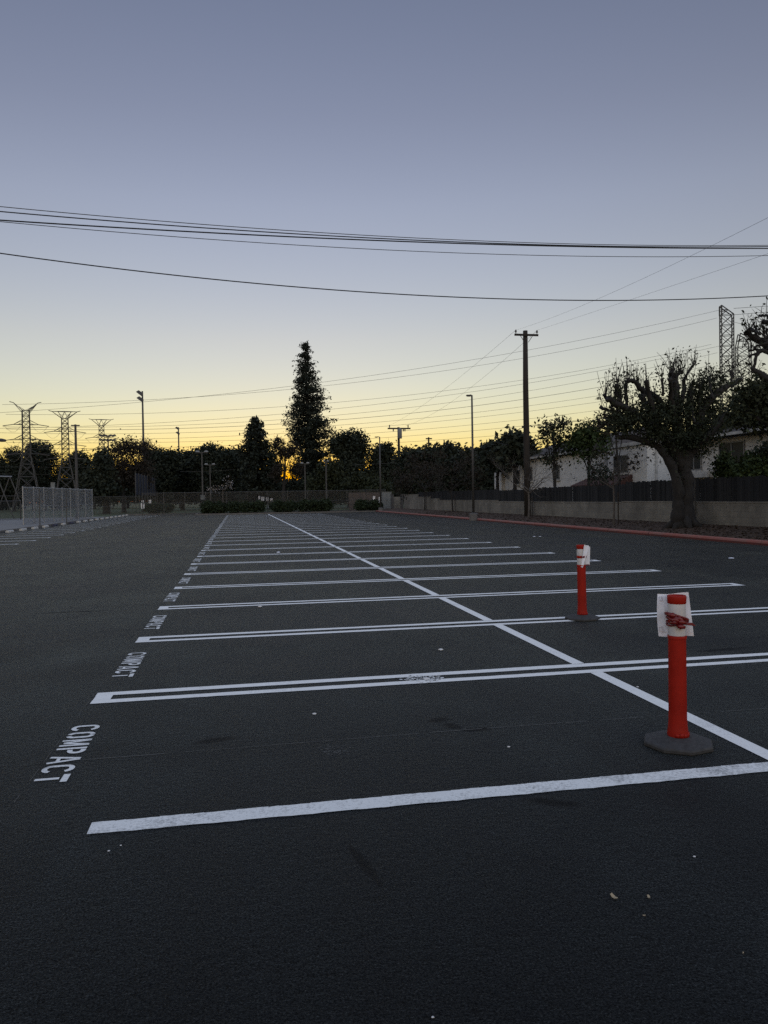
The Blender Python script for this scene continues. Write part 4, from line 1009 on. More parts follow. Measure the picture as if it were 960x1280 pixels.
# far corner: cabinet, short wall pieces, gate posts, brick wall
cb = empty('utility_cabinet', at(483, 636, 86), 'grey metal utility cabinet with double doors at the far wall end', 'cabinet'); cb.location.z = 0.09
k = 86 / FOC; mb = MB(); w = 12 * k; hgt = zat(483, 615.5, cb.location) - .09
mb.box((-w / 2, -.35, 0), (w / 2, .35, hgt)); mb.box((-w / 2 - .03, -.38, hgt), (w / 2 + .03, .38, hgt + .06)); mb.build('body', M['box_grey'], cb)
for s in (-1, 1):
    mb = MB(); mb.box((min(s * .02, s * (w / 2 - .03)), -.37, .08), (max(s * .02, s * (w / 2 - .03)), -.352, hgt - .08)); d = mb.build('door', M['box_grey'], cb)
    mb = MB(); mb.box((s * .06 - .015, -.40, hgt * .5), (s * .06 + .015, -.372, hgt * .5 + .15)); mb.build('handle', M['steel_dark'], d)
for px, lb in ((490.5, 'dark steel gate post right beside the grey utility cabinet'), (502.5, 'dark steel gate post at the far end of the stepped block wall')):
    mb = MB(); mb.box((-.14, -.14, 0), (.14, .14, 1.75)); mb.box((-.17, -.17, 1.75), (.17, .17, 1.80)); o = mb.build('gate_post', M['steel_dark']); q = at(px, 636, 84); o.location = (q.x, q.y, .05); tag(o, lb, 'post')
mb = MB(); p0, p1 = at(492, 636, 85.3), at(501, 636, 85.3); mb.box((0, -.1, 0), ((p1 - p0).length, .1, zat(496, 621, p0))); o = mb.build('low_wall', M['block']); o.location = (p0.x, p0.y, 0.0); o.rotation_euler.z = math.atan2(p1.y - p0.y, p1.x - p0.x)
tag(o, 'short pale block wall piece between the two dark gate posts', 'wall')
mb = MB(); p0, p1 = at(436, 636, 90), at(479, 634, 90); mb.box((0, -.12, 0), ((p1 - p0).length, .12, zat(458, 615.5, p0))); o = mb.build('brick_wall', M['brick']); o.location = (p0.x, p0.y, 0.0); o.rotation_euler.z = math.atan2(p1.y - p0.y, p1.x - p0.x)
tag(o, 'reddish brown brick wall behind the far chain-link fence', 'wall')

# ------------------------------------------------------------------ chain-link fences
def chain_fence(name, A, B, h, sp, label, mat, pipe, r=.03, mid=None, z0=0.05, top=True, group=None, mesh=True):
    A = Vector((A[0], A[1], 0)); B = Vector((B[0], B[1], 0)); L = (B - A).length
    t = empty(name, A, label, 'fence', group, math.atan2(B.y - A.y, B.x - A.x)); n = max(1, round(L / sp))
    for i in range(n + 1):
        x = L * i / n; mb = MB(); mb.tube([(x, 0, -.05), (x, 0, h + .03)], r, 8); mb.lathe([(r * 1.2, h + .03), (r * .7, h + .06), (.002, h + .07)], 8, (x, 0, 0), close=False); mb.build('post', pipe, t)
    mb = MB()
    if top: mb.tube([(0, .0, h), (L, .0, h)], r * .75, 6)
    if mid is not None: mb.tube([(0, 0, mid), (L, 0, mid)], r * .7, 6)
    mb.tube([(0, 0, z0 + .03), (L, 0, z0 + .03)], r * .4, 5); mb.build('rail', pipe, t)
    if mesh:
        mb = MB(); mb.box((0.01, -.0355, z0), (L - .01, -.0335, h - .01)); mb.build('mesh', mat, t)
    return t
ca, cb_ = gz(29.5, 656, .1), gz(116, 648.3, .1)
chain_fence('chain_link_fence', ca, cb_, zat(29.5, 609, ca), 1.95, 'tall grey chain-link panel fence standing on the left pavement', M['chain'], M['galv'], .038, (zat(29.5, 609, ca)) * .51)
fa, fc = at(181, 640, 86), at(480, 638, 86)
bx0, bx1 = ony(178, 630, 84.5), ony(482, 630, 84.5)
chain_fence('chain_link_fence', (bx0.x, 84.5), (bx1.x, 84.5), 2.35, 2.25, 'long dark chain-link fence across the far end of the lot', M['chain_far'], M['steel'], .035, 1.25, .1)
q0, q1 = at(118, 640, 90), at(178, 640, 88)
chain_fence('chain_link_fence', q0, q1, 2.1, 2.6, 'thin chain-link fence beside the field, right of the grey panel fence', M['chain_far'], M['steel'], .03, None)
q0, q1 = at(-30, 645, 62), at(26, 645, 66)
chain_fence('field_fence', q0, q1, 1.7, 2.7, 'low black post fence along the field at the left edge', M['chain_far'], M['steel_dark'], .055, None)
# low pale pipe fence in the field
q0, q1 = at(124, 640, 82), at(166, 640, 84)
t = chain_fence('pipe_fence', q0, q1, 1.0, 1.05, 'low pale pipe fence on the grass under the half-bare tree', M['chain_far'], M['steel'], .022, .5, mesh=False)
# loose poles beside the panel fence
for px, pt, pb_, lb in ((50, 611, 657, 'thin steel pole on the kerb in front of the grey panel fence'), (83.5, 613, 655, 'thin steel pole on the kerb near the middle of the grey panel fence')):
    q = gz(px, pb_, .1); mb = MB(); mb.tube([(0, 0, 0), (0, 0, zat(px, pt, q) - .1)], .03, 8); mb.tube([(0, 0, 0), (0, 0, .06)], .07, 8); o = mb.build('steel_pole', M['steel']); o.location = q; tag(o, lb, 'pole')
# blue windscreen
A, B = at(169.5, 640, 92), at(206, 640, 128)
A.z = B.z = 0; L = (B - A).length
t = empty('windscreen_fence', A, 'tall dark blue windscreen on steel posts beside the field', 'fence', None, math.atan2(B.y - A.y, B.x - A.x))
hgt = zat(169.5, 591, A); n_ = 12
mb = MB()
for i in range(n_):     # cloth panels that bulge a little
    x0, x1 = L * i / n_ + .05, L * (i + 1) / n_ - .05
    for j in range(4):
        s0, s1 = x0 + (x1 - x0) * j / 4, x0 + (x1 - x0) * (j + 1) / 4; b0, b1 = .12 * math.sin(math.pi * j / 4), .12 * math.sin(math.pi * (j + 1) / 4)
        mb.quad((s0, b0, 2.3), (s1, b1, 2.3), (s1, b1, hgt), (s0, b0, hgt)); mb.quad((s0, b0 + .01, 2.3), (s0, b0 + .01, hgt), (s1, b1 + .01, hgt), (s1, b1 + .01, 2.3))
mb.build('cloth', M['screen_blue'], t)
for i in range(n_ + 1):
    mb = MB(); mb.tube([(L * i / n_, -.06, 0), (L * i / n_, -.06, hgt + .05)], .05, 6); mb.build('post', M['steel'], t)

# signs
def sign(px, py0, py1, w_px, D, label, text_rows=3, post=False):
    c = at(px, (py0 + py1) / 2, D); k = D / FOC; w, h = w_px * k, (py1 - py0) * k
    t = empty('sign', c, label, 'sign', 'white signs at the far fence')
    mb = MB(); mb.box((-w / 2, -.012, -h / 2), (w / 2, .012, h / 2)); mb.build('plate', M['sign_white'], t)
    for r in range(text_rows):
        mb = MB(); z = h * (.3 - .3 * r); mb.box((-w * .34, -.016, z - h * .05), (w * (.34 - .1 * (r % 2)), -.0135, z + h * .05)); mb.build('lettering', M['sign_ink'], t)
    if post:
        mb = MB(); mb.tube([(0, .03, -h / 2 - (c.z - h / 2)), (0, .03, h / 2)], .025, 6); mb.build('post', M['steel'], t)
    t.rotation_euler.z = -YAW
    return t
sign(178.5, 629, 635.5, 4.2, 84.2, 'tall white notice on the fence left of the low bush, lower of two stacked', 4)
sign(178.3, 625.5, 628, 2.6, 84.2, 'small white square above the tall notice on the fence')
sign(187.5, 624.8, 629, 3.0, 84.2, 'white square sign on the fence above the low bush')
sign(324, 620, 624.2, 2.2, 84.2, 'narrow white sign, leftmost of a cluster on the far fence')
sign(328.4, 621, 626, 3.8, 83.9, 'largest white sign of the cluster on the far fence', 3, True)
sign(334, 622, 626, 3.0, 84.2, 'white sign with dark upper part, third of the cluster on the far fence')
sign(339.3, 622.8, 626, 2.8, 84.2, 'white sign, rightmost of the cluster on the far fence')
sign(336, 632.5, 634.5, 2.6, 83.7, 'tiny white plate low above the bushes by the sign cluster', 1, True)
sign(467.5, 620, 625, 2.6, 84.2, 'white notice on the fence left of the far lamp post')
sign(475, 621.5, 630, 3.0, 84.0, 'tall white notice right behind the far lamp post', 4)

# ------------------------------------------------------------------ poles and lamps
def vpole(name, px_b, py_b, D, z0, label, cat, group=None):
    q = at(px_b, py_b, D); q.z = z0; return empty(name, q, label, cat, group)
# tall wooden pole
UP = at(659.5, 647, 45.5); UP.z = .2
t = empty('utility_pole', UP, 'tall dark wooden utility pole with one crossarm in the mulch strip', 'utility pole', 'wooden utility poles')
H = zat(656, 413.5, UP) - .2
mb = MB(); mb.tube([(0, 0, -.3), (0, 0, H * .3), (-.02, 0, H * .7), (0, 0, H)], [.20, .185, .16, .135], 14); mb.build('shaft', M['pole_wood'], t, True)
ra = math.atan2(0.06, 1); za = zat(656, 419.5, UP) - .2; arm_w = 15.5 * 45.5 / FOC
mb = MB(); mb.box((-arm_w, -.21, za - .06), (arm_w, -.15, za + .06)); mb.build('crossarm', M['pole_wood'], t)
for s in (-1, 1):
    mb = MB(); mb.lathe([(.02, 0), (.02, .07), (.055, .08), (.065, .11), (.05, .13), (.06, .16), (.045, .2), (.03, .23)], 10, (s * (arm_w - .08), -.18, za + .06)); mb.build('insulator', M['ceramic'], t, True)
    mb = MB(); mb.tube([(s * arm_w * .5, -.18, za - .06), (s * .12, -.15, za - .42)], .018, 5); mb.build('brace', M['steel_dark'], t)
mb = MB(); mb.tube([(.2, .05, .0), (.19, .05, 2.6)], .03, 6); mb.build('riser_conduit', M['steel'], t)
ARM_L = UP + Vector((-(arm_w - .08), -.18, za + .27)); ARM_R = UP + Vector((arm_w - .08, -.18, za + .27))
# far pole with transformer
U2 = at(500, 630, 108); U2.z = 0
t = empty('utility_pole', U2, 'distant wooden pole with crossarm and transformer can above the dark trees', 'utility pole', 'wooden utility poles')
H2 = zat(498, 534, U2); k = 108 / FOC
mb = MB(); mb.tube([(0, 0, -.2), (-.05, 0, H2)], [.22, .16], 10); mb.build('shaft', M['pole_wood'], t, True)
mb = MB(); mb.box((-14.5 * k, -.25, H2 - .30), (14.5 * k, -.15, H2 - .10)); mb.build('crossarm', M['pole_wood'], t)
mb = MB(); mb.lathe([(.05, -.02), (.30, 0), (.32, .05), (.32, 1.3), (.28, 1.36), (.06, 1.42)], 14, (.02, -.45, H2 - 1.62)); mb.build('transformer', M['box_grey'], t, True)
for s in (-.9, -.55, .4, .55, .85):
    mb = MB(); zz = H2 - .10 if abs(s) > .6 else H2 - .62; mb.lathe([(.03, 0), (.09, .1), (.07, .22), (.1, .3), (.05, .4)], 8, (s * 13.5 * k, -.2, zz)); mb.build('insulator', M['ceramic'], t)
# farther small pole
U3 = at(537, 630, 150); U3.z = 0; H3 = zat(536.5, 546.5, U3); k = 150 / FOC
t = empty('utility_pole', U3, 'small distant wooden pole with two crossarms behind the wall trees', 'utility pole', 'wooden utility poles')
mb = MB(); mb.tube([(0, 0, -.2), (0, 0, H3)], [.22, .16], 8); mb.build('shaft', M['pole_wood'], t)
for dz, w in ((.3, 4), (1.2, 3.2)):
    mb = MB(); mb.box((-w * k, -.25, H3 - dz - .12), (w * k, -.15, H3 - dz + .12)); mb.build('crossarm', M['pole_wood'], t)

def lamp_post(px, py, D, ptop, label, arm, r=.075, z0=.12, mat='steel', head='box'):
    q = at(px, py, D); q.z = z0; t = empty('lamp_post', q, label, 'lamp post', 'slim lamp posts'); Hh = zat(px - .012 * (py - ptop), ptop, q) - z0
    mb = MB(); mb.lathe([(.26, -.15), (.26, .28), (.22, .32)], 16); mb.build('footing', M['concrete2'], t)
    mb = MB(); mb.tube([(0, 0, .32), (0, 0, Hh)], [r * 1.15, r * .75], 12); mb.lathe([(r * 2, .32), (r * 2, .35), (r * 1.3, .37)], 12); mb.build('shaft', M[mat], t, True)
    mb = MB(); mb.tube([(0, 0, Hh - .05), (-arm * .5, 0, Hh + .02), (-arm, 0, Hh)], .035, 6); mb.build('arm', M[mat], t)
    mb = MB(); mb.box((-arm - .20, -.09, Hh - .06), (-arm + .10, .09, Hh + .02)); mb.box((-arm - .14, -.07, Hh - .08), (-arm + .04, .07, Hh - .06)); mb.build('lamp_head', M['steel_dark'], t)
    return t
lamp_post(592, 651, 47, 494, 'slim lamp post by the red kerb, nearer the wooden pole', .14, .07)
lamp_post(476, 638.5, 80, 546, 'slim lamp post by the far end of the red kerb', .30, .08, .1)

def flood(px, pyb, D, ptop, heads, label, r=.16, z0=0, mat='steel_dark'):
    q = at(px, 630, D); q.z = z0; t = empty('floodlight_pole', q, label, 'floodlight', 'sports field floodlights'); Hh = zat(px - .017 * (630 - ptop), ptop, q); k = D / FOC
    mb = MB(); mb.tube([(0, 0, -.2), (0, 0, Hh)], [r * 1.3, r * .7], 10); mb.build('shaft', M[mat], t, True)
    for (dx, dy, sc, fl) in heads:
        mb = MB(); w = 3.4 * k * sc; h = 1.5 * k * sc
        Mx = Matrix.Translation((dx * k, -.1, Hh - dy * k)) @ Matrix.Rotation(R_(-38 * fl), 4, 'Y')
        q8 = [(x * w * f, y * .45 * f, z) for z, f in ((-h, 1.0), (h, .72)) for x, y in ((-1, -1), (1, -1), (1, 1), (-1, 1))]
        mb.add([tuple(Mx @ Vector(p)) for p in q8], [(0, 3, 2, 1), (4, 5, 6, 7), (0, 1, 5, 4), (1, 2, 6, 5), (2, 3, 7, 6), (3, 0, 4, 7)])
        mb.tube([Mx @ Vector((0, 0, 0)), (0, 0, Hh - dy * k - .2)], .06 * max(1, sc), 5); mb.build('floodlamp', M['steel_dark'], t)
    return t
flood(181, 640, 112, 489, [(-2.6, 2.5, 1.25, -1), (-2.2, 10, 1.25, -1)], 'tall floodlight pole with two stacked lamps, the taller one left of centre')
flood(225, 640, 150, 534, [(-1.0, 1.5, .75, -1), (-.6, 7.5, .75, -1)], 'shorter floodlight pole with two stacked lamps, over the dark tree line', .16)
flood(137, 640, 190, 545, [(dx, dy, .75, (-1 if dx < 0 else 1) * .4) for dx in (-7, -2.6, 2.6, 7) for dy in (-.5, 5)], 'floodlight mast with eight lamps in two rows, beside the third lattice tower', .2)
def twin_lamp(px, D, ptop, half, label, heads='flat', z0=0, box=False, mat='steel', gap=0):
    q = at(px, 635, D); q.z = z0; t = empty('twin_lamp', q, label, 'lamp post', 'twin-headed lamps at the far end'); Hh = zat(px - .017 * (635 - ptop), ptop, q) - z0; k = D / FOC
    mb = MB(); mb.tube([(0, 0, -.2), (0, 0, Hh)], [.10, .07], 10); mb.build('shaft', M[mat], t)
    mb = MB(); mb.box((-half * k, -.05, Hh - .08), (half * k, .05, Hh + .02)); mb.build('arm', M[mat], t)
    for s in (-1, 1):
        mb = MB(); c = s * half * k * .75; w = half * k * .38; mb.add([(c - w, -.2, Hh + .03), (c + w, -.2, Hh + .03), (c + w, .2, Hh + .03), (c - w, .2, Hh + .03), (c - w * .6, -.12, Hh + .20), (c + w * .6, -.12, Hh + .20), (c + w * .6, .12, Hh + .20), (c - w * .6, .12, Hh + .20)],
               [(0, 3, 2, 1), (4, 5, 6, 7), (0, 1, 5, 4), (1, 2, 6, 5), (2, 3, 7, 6), (3, 0, 4, 7)]); mb.build('lamp_head', M['lens'], t)
    if box:
        zb = zat(px, 625, q) - z0; mb = MB(); mb.box((-.22, -.32, zb), (.22, -.09, zb + .52)); mb.box((-.24, -.33, zb + .52), (.24, -.08, zb + .55)); mb.build('control_box', M['box_grey'], t)
    return t
twin_lamp(253.7, 84, 565.5, 7, 'twin-headed lamp with grey box on its pole, behind the far kerb', box=True)
twin_lamp(263.5, 108, 581, 6, 'smaller twin-headed lamp right of the one with a grey box')
twin_lamp(382, 105, 579.5, 5, 'twin-headed lamp standing before the tallest conifer')
twin_lamp(408.4, 88, 577, 3, 'thin plain lamp pole right of the tallest conifer trunk')
# slim pole left near tower
q = gz(97, 648.3, .1); t = empty('timber_pole', q, 'slim dark pole with small crossarm in front of the panel fence', 'utility pole')
mb = MB(); Hh = zat(94.2, 532, q); mb.tube([(0, 0, -.1), (0, 0, Hh)], [.14, .09], 10); mb.build('shaft', M['steel_dark'], t)
mb = MB(); mb.box((-.35, -.06, Hh - .14), (.35, .02, Hh - .04)); mb.build('crossarm', M['steel_dark'], t)
mb = MB(); mb.lathe([(.2, 0), (.2, .3), (.14, .33)], 10); mb.build('footing', M['steel_dark'], t)
# cobra-head lamp entering from the left
q = at(-24, 640, 58); q.z = .1; t = empty('street_lamp', q, 'dark cobra-head street lamp reaching in from the left edge', 'street lamp'); Hh = zat(-24, 552, q)
mb = MB(); mb.tube([(0, 0, -.1), (0, 0, Hh - .5)], [.11, .08], 10); mb.build('shaft', M['steel'], t)
mb = MB(); mb.tube([(0, 0, Hh - .5), (.2, 0, Hh - .1), (.9, 0, Hh + .02), (1.4, 0, Hh)], .04, 8); mb.build('arm', M['steel'], t)
mb = MB(); mb.tube([(1.2, 0, Hh), (1.35, 0, Hh + .01), (1.6, 0, Hh), (1.85, 0, Hh - .03), (1.92, 0, Hh - .04)], [.05, .12, .14, .10, .03], 10); mb.build('lamp_head', M['steel_dark'], t)

# ------------------------------------------------------------------ swing-like A frame on the field
q = at(8, 640, 70); q.z = 0; t = empty('steel_trestle', q, 'grey steel A-frame trestle with pale top bar on the field at the left edge', 'trestle', None, R_(15)); Hh = zat(8, 595.5, q)
mb = MB(); mb.tube([(-.9, -.4, Hh), (.5, .8, Hh)], .06, 8); mb.build('top_bar', M['galv'], t)
for (x, y) in ((-.7, -.3), (.35, .6)):
    for s in (-1, 1):
        mb = MB(); mb.tube([(x, y, Hh), (x + s * 1.35, y - s * .5, 0)], .045, 8); mb.tube([(x + s * .6, y - s * .22, Hh * .55), (x, y, Hh * .55)], .03, 6); mb.build('leg', M['steel'], t)
# box on a post behind the cage
q = at(67, 640, 75); q.z = 0; t = empty('score_box', q, 'small grey box on a post behind the panel fence', 'box'); zt = zat(67, 603.5, q)
mb = MB(); mb.tube([(0, 0, 0), (0, 0, zt - .5)], .05, 8); mb.build('post', M['steel'], t); mb = MB(); mb.box((-.18, -.14, zt - .5), (.18, .14, zt)); mb.box((-.2, -.16, zt), (.2, .16, zt + .04)); mb.build('box', M['box_grey'], t)

# ------------------------------------------------------------------ lattice towers
def strut(mb, a, b, r): mb.tube([a, b], r, 4, cap=False)
def lattice_body(mb, levels, r, rb):
    """levels: (z, halfwidth x, halfwidth y)"""
    cs = [[Vector((sx * w, sy * d, z)) for sx, sy in ((-1, -1), (1, -1), (1, 1), (-1, 1))] for z, w, d in levels]
    for i in range(len(cs) - 1):
        for k in range(4):
            strut(mb, cs[i][k], cs[i + 1][k], r); strut(mb, cs[i][k], cs[i + 1][(k + 1) % 4], rb); strut(mb, cs[i][(k + 1) % 4], cs[i + 1][k], rb); strut(mb, cs[i + 1][k], cs[i + 1][(k + 1) % 4], rb)
def tower(px, D, ptop, sc, label, wide_horn=False, rz=0.0):
    q = at(px, 630, D); q.z = 0; t = empty('lattice_tower', q, label, 'pylon', 'steel lattice towers', rz); Hh = zat(px - .017 * (630 - ptop), ptop, q); k = D / FOC
    zw = Hh * .52; bw = 1.12 * sc
    mb = MB(); lv = [(0, 4.6 * sc, 4.6 * sc), (zw * .33, 3.5 * sc, 3.5 * sc), (zw * .62, 2.55 * sc, 2.55 * sc), (zw * .84, 1.8 * sc, 1.8 * sc), (zw, bw * 1.15, bw * 1.15)]
    m_ = 8
    for i in range(1, m_ + 1): lv.append((zw + (Hh * .93 - zw) * i / m_, bw * (1.15 - .15 * i / m_), bw * (1.15 - .15 * i / m_)))
    lattice_body(mb, lv, .125 * sc, .085 * sc); mb.build('body', M['lattice'], t)
    arms = []
    for j, f in enumerate((.80, .665, .53)):
        z = Hh * f; L = 4.1 * sc
        for s in (-1, 1):
            mb = MB()
            for y in (-bw, bw): strut(mb, (s * bw, y, z), (s * L, 0, z), .1 * sc); strut(mb, (s * bw, y, z + 1.6 * sc), (s * L, 0, z), .08 * sc); strut(mb, (s * (bw + L) / 2, 0, z), (s * bw, y, z + .8 * sc), .06 * sc)
            mb.build('arm', M['lattice'], t)
            mb = MB(); 
            pts = [(s * L, 0, z), (s * (L + 3.3 * sc), 0, z - .25)]; mb.tube(pts, .14 * sc, 6)
            jp = [(s * (L + 2.9 * sc), .2, z - .2)] + [(s * (L + 2.9 * sc - 5.2 * sc * u), .6, z - .2 - 2.2 * sc * math.sin(math.pi * u)) for u in (.2, .4, .6, .8)] + [(s * (bw + .3), .6, z - .1)]
            mb.tube(jp, .04 * sc, 4, cap=False); mb.build('insulator_string', M['ceramic'], t)
    mb = MB(); zt = Hh * .93; hw = (4.4 if wide_horn else 3.9) * sc
    for s in (-1, 1):
        for y in (-bw, bw):
            strut(mb, (s * bw * .9, y, zt), (s * hw, 0, Hh), .12 * sc); strut(mb, (s * bw * .9, y, zt - 1.0 * sc), (s * hw, 0, Hh), .08 * sc) if not wide_horn else strut(mb, (0, y, Hh), (s * hw, 0, Hh), .1 * sc)
            strut(mb, (s * bw * .2, y, zt), (s * hw * .55, 0, (Hh + zt) / 2 + (.6 if wide_horn else 0)), .07 * sc)
            if wide_horn: strut(mb, (s * hw * .5, 0, Hh), (s * bw, y, zt), .07 * sc); strut(mb, (0, y, Hh), (s * bw, y, zt), .07 * sc)
    for s in (-1, 1): mb.tube([(s * hw, 0, Hh), (s * (hw + 1.2 * sc), 0, Hh + .15)], .13 * sc, 5)
    mb.build('horns', M['lattice'], t)
    return t
tower(35, 132, 503.5, .49, 'leftmost steel lattice pylon, tallest and nearest of the left three', False, R_(8))
tower(83.5, 141, 514.5, .485, 'middle of the left three lattice pylons, with wide flat-topped horns', True, R_(8))
tower(129, 165, 524.5, .45, 'smallest left lattice pylon, rightmost of the three, behind the floodlight mast', True, R_(8))

def mast(px, D, ptop, ptop2, w, label, seed, curve=False):
    q = at(px, 620, D); q.z = 0; t = empty('lattice_mast', q, label, 'pylon', 'steel lattice towers', -YAW - R_(6)); H1 = zat(px, ptop, q); H2 = zat(px, ptop2, q)
    mb = MB(); h = w / 2; d = h * .55; n_ = 18
    zs = np.linspace(0, H2, n_ + 1)
    lattice_body(mb, [(z, h, d) for z in zs], .10, .06)
    if not curve:
        for y in (-d, d):
            strut(mb, (-h, y, H2), (-h, y, H1), .15); strut(mb, (-h, y, H1), (h, y, H2), .12); strut(mb, (-h, y, H2), (h * .1, y, (H1 + H2) / 2), .08); strut(mb, (-h, y, (H1 + H2) / 2), (h * .1, y, (H1 + H2) / 2), .08)
        strut(mb, (-h, -d, H1), (-h, d, H1), .12)
    else:
        for y in (-d, d):
            pts = [(h, y, H2), (h * .85, y, H2 + (H1 - H2) * .45), (h * .3, y, H2 + (H1 - H2) * .75), (-h * .6, y, H1)]
            for a, b_ in zip(pts[:-1], pts[1:]): strut(mb, a, b_, .13)
            strut(mb, (-h, y, H2), (-h * .6, y, H1), .13)
            for p in pts[1:3]: strut(mb, (-h * .8, y, (H1 + H2) / 2), p, .08); strut(mb, (0, y, H2), p, .08)
    mb.build('body', M['lattice'], t); return q
mast(910, 156, 382, 393.5, 2.35, 'nearer right lattice mast with slanted top above the pruned tree', 1)
mast(930.5, 178, 417, 434, 3.0, 'farther right lattice mast with rounded top beside the dense leafy tree', 2, True)

# ------------------------------------------------------------------ wires
def fit_wire(name, A, B, pix, r, label, mat, group, seg=40, ext=(0, 1), lift=None):
    """wire in the vertical plane through A and B; sag fitted to the sight lines pix"""
    A = Vector(A); B = Vector(B); d2 = np.array([B.x - A.x, B.y - A.y]); ts, zs = [], []
    for (px, py) in pix:
        r_ = ray(px, py); m = np.array([[d2[0], -r_[0]], [d2[1], -r_[1]]]); s = np.linalg.solve(m, np.array([CAM[0] - A.x, CAM[1] - A.y])); ts.append(s[0]); zs.append(EYE + s[1] * r_[2])
    deg = min(2, len(ts) - 1); c = np.polyfit(ts, zs, deg)
    lo, hi = ext; T = np.linspace(lo, hi, seg + 1)
    pts = [(A.x + d2[0] * s, A.y + d2[1] * s, float(np.polyval(c, s))) for s in T]
    mid = Vector(pts[0]); mb = MB(); mb.tube([Vector(p) - mid for p in pts], r, 5)
    o = mb.build(name, M[mat], None, True); o.location = mid
    return tag(o, label, 'wire', group)
LA, RB = at(-120, 600, 15.0), at(1080, 600, 21.0)
gC = 'cables crossing overhead'
fit_wire('overhead_cable', LA, RB, [(0, 258.3), (320, 285), (640, 302.8), (960, 306.5)], .0085, 'thinner grey cable, highest of those crossing overhead', 'wire', gC)
fit_wire('overhead_cable', LA + Vector((0, .1, 0)), RB + Vector((0, .1, 0)), [(0, 265), (160, 276), (320, 290.3), (640, 304.6), (960, 308.2)], .0125, 'black cable, second from the top of those crossing overhead', 'cable', gC)
fit_wire('overhead_cable', LA + Vector((0, .25, 0)), RB + Vector((0, .25, 0)), [(0, 275), (320, 294), (640, 306), (960, 310.5)], .0155, 'thick black cable, third from the top of those crossing overhead', 'cable', gC)
fit_wire('overhead_cable', LA + Vector((0, .5, 0)), RB + Vector((0, .5, 0)), [(0, 276.8), (320, 303.5), (640, 318), (960, 319.5)], .008, 'thin grey cable below the thick black one crossing overhead', 'wire', gC)
fit_wire('overhead_cable', LA + Vector((0, .9, 0)), RB + Vector((0, .9, 0)), [(0, 316), (320, 355.3), (640, 373), (960, 370)], .0135, 'lone black cable sagging lowest of those crossing overhead', 'cable', gC)
# conductors of the wooden pole
gP = 'wires of the wooden poles'
N1 = Vector((17.6, -4, 11.0)); FAR_L = U2 + Vector((-1.4, -.2, H2 + .2)); FAR_R = U2 + Vector((.9, -.2, H2 + .2))
def span(name, A, B, sag, r, label, group, mat='wire', seg=24):
    pts = [A.lerp(B, i / seg) - Vector((0, 0, sag * 4 * (i / seg) * (1 - i / seg))) for i in range(seg + 1)]
    mb = MB(); mb.tube([p - A for p in pts], r, 4); o = mb.build(name, M[mat], None, True); o.location = A; return tag(o, label, 'wire', group)
NX1 = at(1220, 155, 8); NX2 = at(1220, 243, 8.0)
fit_wire('pole_wire', ARM_L, at(960, 272, 19), [(642, 413.5), (800, 350), (960, 272)], .004, 'thin wire rising from the left end of the crossarm towards the upper right', 'wire', gP, ext=(0, 1.25))
fit_wire('pole_wire', ARM_R, at(960, 317, 21), [(666, 414.5), (820, 364), (960, 317)], .004, 'thin wire rising from the right end of the crossarm, lower of the two', 'wire', gP, ext=(0, 1.25))
span('pole_wire', ARM_L, FAR_L, .5, .008, 'thin wire from the left end of the crossarm down to the distant transformer pole', gP)
span('pole_wire', ARM_R, FAR_R, .9, .008, 'thin wire from the right end of the crossarm down to the distant transformer pole', gP)
sv = [at(731, 525.5, 40), at(700, 529, 42), at(661, 533, 45.3), at(653, 535, 45.7), at(632, 543, 47), at(617, 549.5, 48), at(616, 551, 48.2), at(622, 553.5, 48.6), at(636, 556.5, 49.5)]
mb = MB(); mb.tube([p - sv[0] for p in sv], .014, 5); o = mb.build('service_wire', M['cable']); o.location = sv[0]; tag(o, 'slack black service wire looping low behind the wooden pole', 'wire', gP)
# transmission lines: from the right masts to the left pylons
gT = 'transmission wires across the sunset sky'
TL, TR = at(0, 560, 138), at(904, 420, 156)
TLb = at(0, 560, 330)
W_ = [([(150, 506), (320, 486), (640, 442.5), (900, 387)], 'topmost transmission wire behind the tallest conifer'),
      ([(30, 503.5), (240, 500.5), (480, 471), (900, 397)], 'second transmission wire from the top, starting level at the first pylon'),
      ([(90, 516), (240, 517.5), (400, 506), (640, 474), (900, 429)], 'third transmission wire from the top'),
      ([(120, 530), (240, 529), (480, 505), (640, 480), (900, 433)], 'fourth transmission wire from the top'),
      ([(130, 532), (320, 530), (480, 513.5), (640, 489), (900, 441)], 'fifth transmission wire from the top'),
      ([(60, 536), (320, 534), (480, 520), (640, 499), (900, 455)], 'sixth transmission wire from the top, slightly thicker'),
      ([(60, 541), (320, 540), (480, 527), (640, 508), (900, 468)], 'seventh transmission wire from the top'),
      ([(110, 549), (320, 546), (480, 532), (640, 515.7), (900, 478)], 'eighth transmission wire from the top'),
      ([(110, 553), (320, 551), (480, 540), (640, 525), (900, 490)], 'ninth transmission wire from the top'),
      ([(110, 560), (320, 557), (480, 547), (640, 533), (900, 502)], 'tenth transmission wire from the top, close above the trees'),
      ([(200, 565), (320, 562), (480, 554), (640, 543)], 'lowest transmission wire, almost on the tree tops')]
for i, (px_, lb) in enumerate(W_):
    off = Vector((0, 2.0 * (i % 3), 0))
    fit_wire('transmission_wire', TL + off, TR + off, px_, .026 if i != 5 else .036, lb, 'wire', gT, 60, (0.0, 1.0))
for i, (py0, py1, lb) in enumerate(((382.5, 396, 'upper wire leaving the nearer right mast towards the right edge'), (390, 406, 'lower wire leaving the nearer right mast towards the right edge'))):
    A, B = at(917, 386 + 9 * i, 156), at(1060, 379 + 7 * i, 140); fit_wire('transmission_wire', A, B, [(917, 385.5 + 8 * i), (960, 382.5 + 7.5 * i)], .04, lb, 'wire', gT, 8)
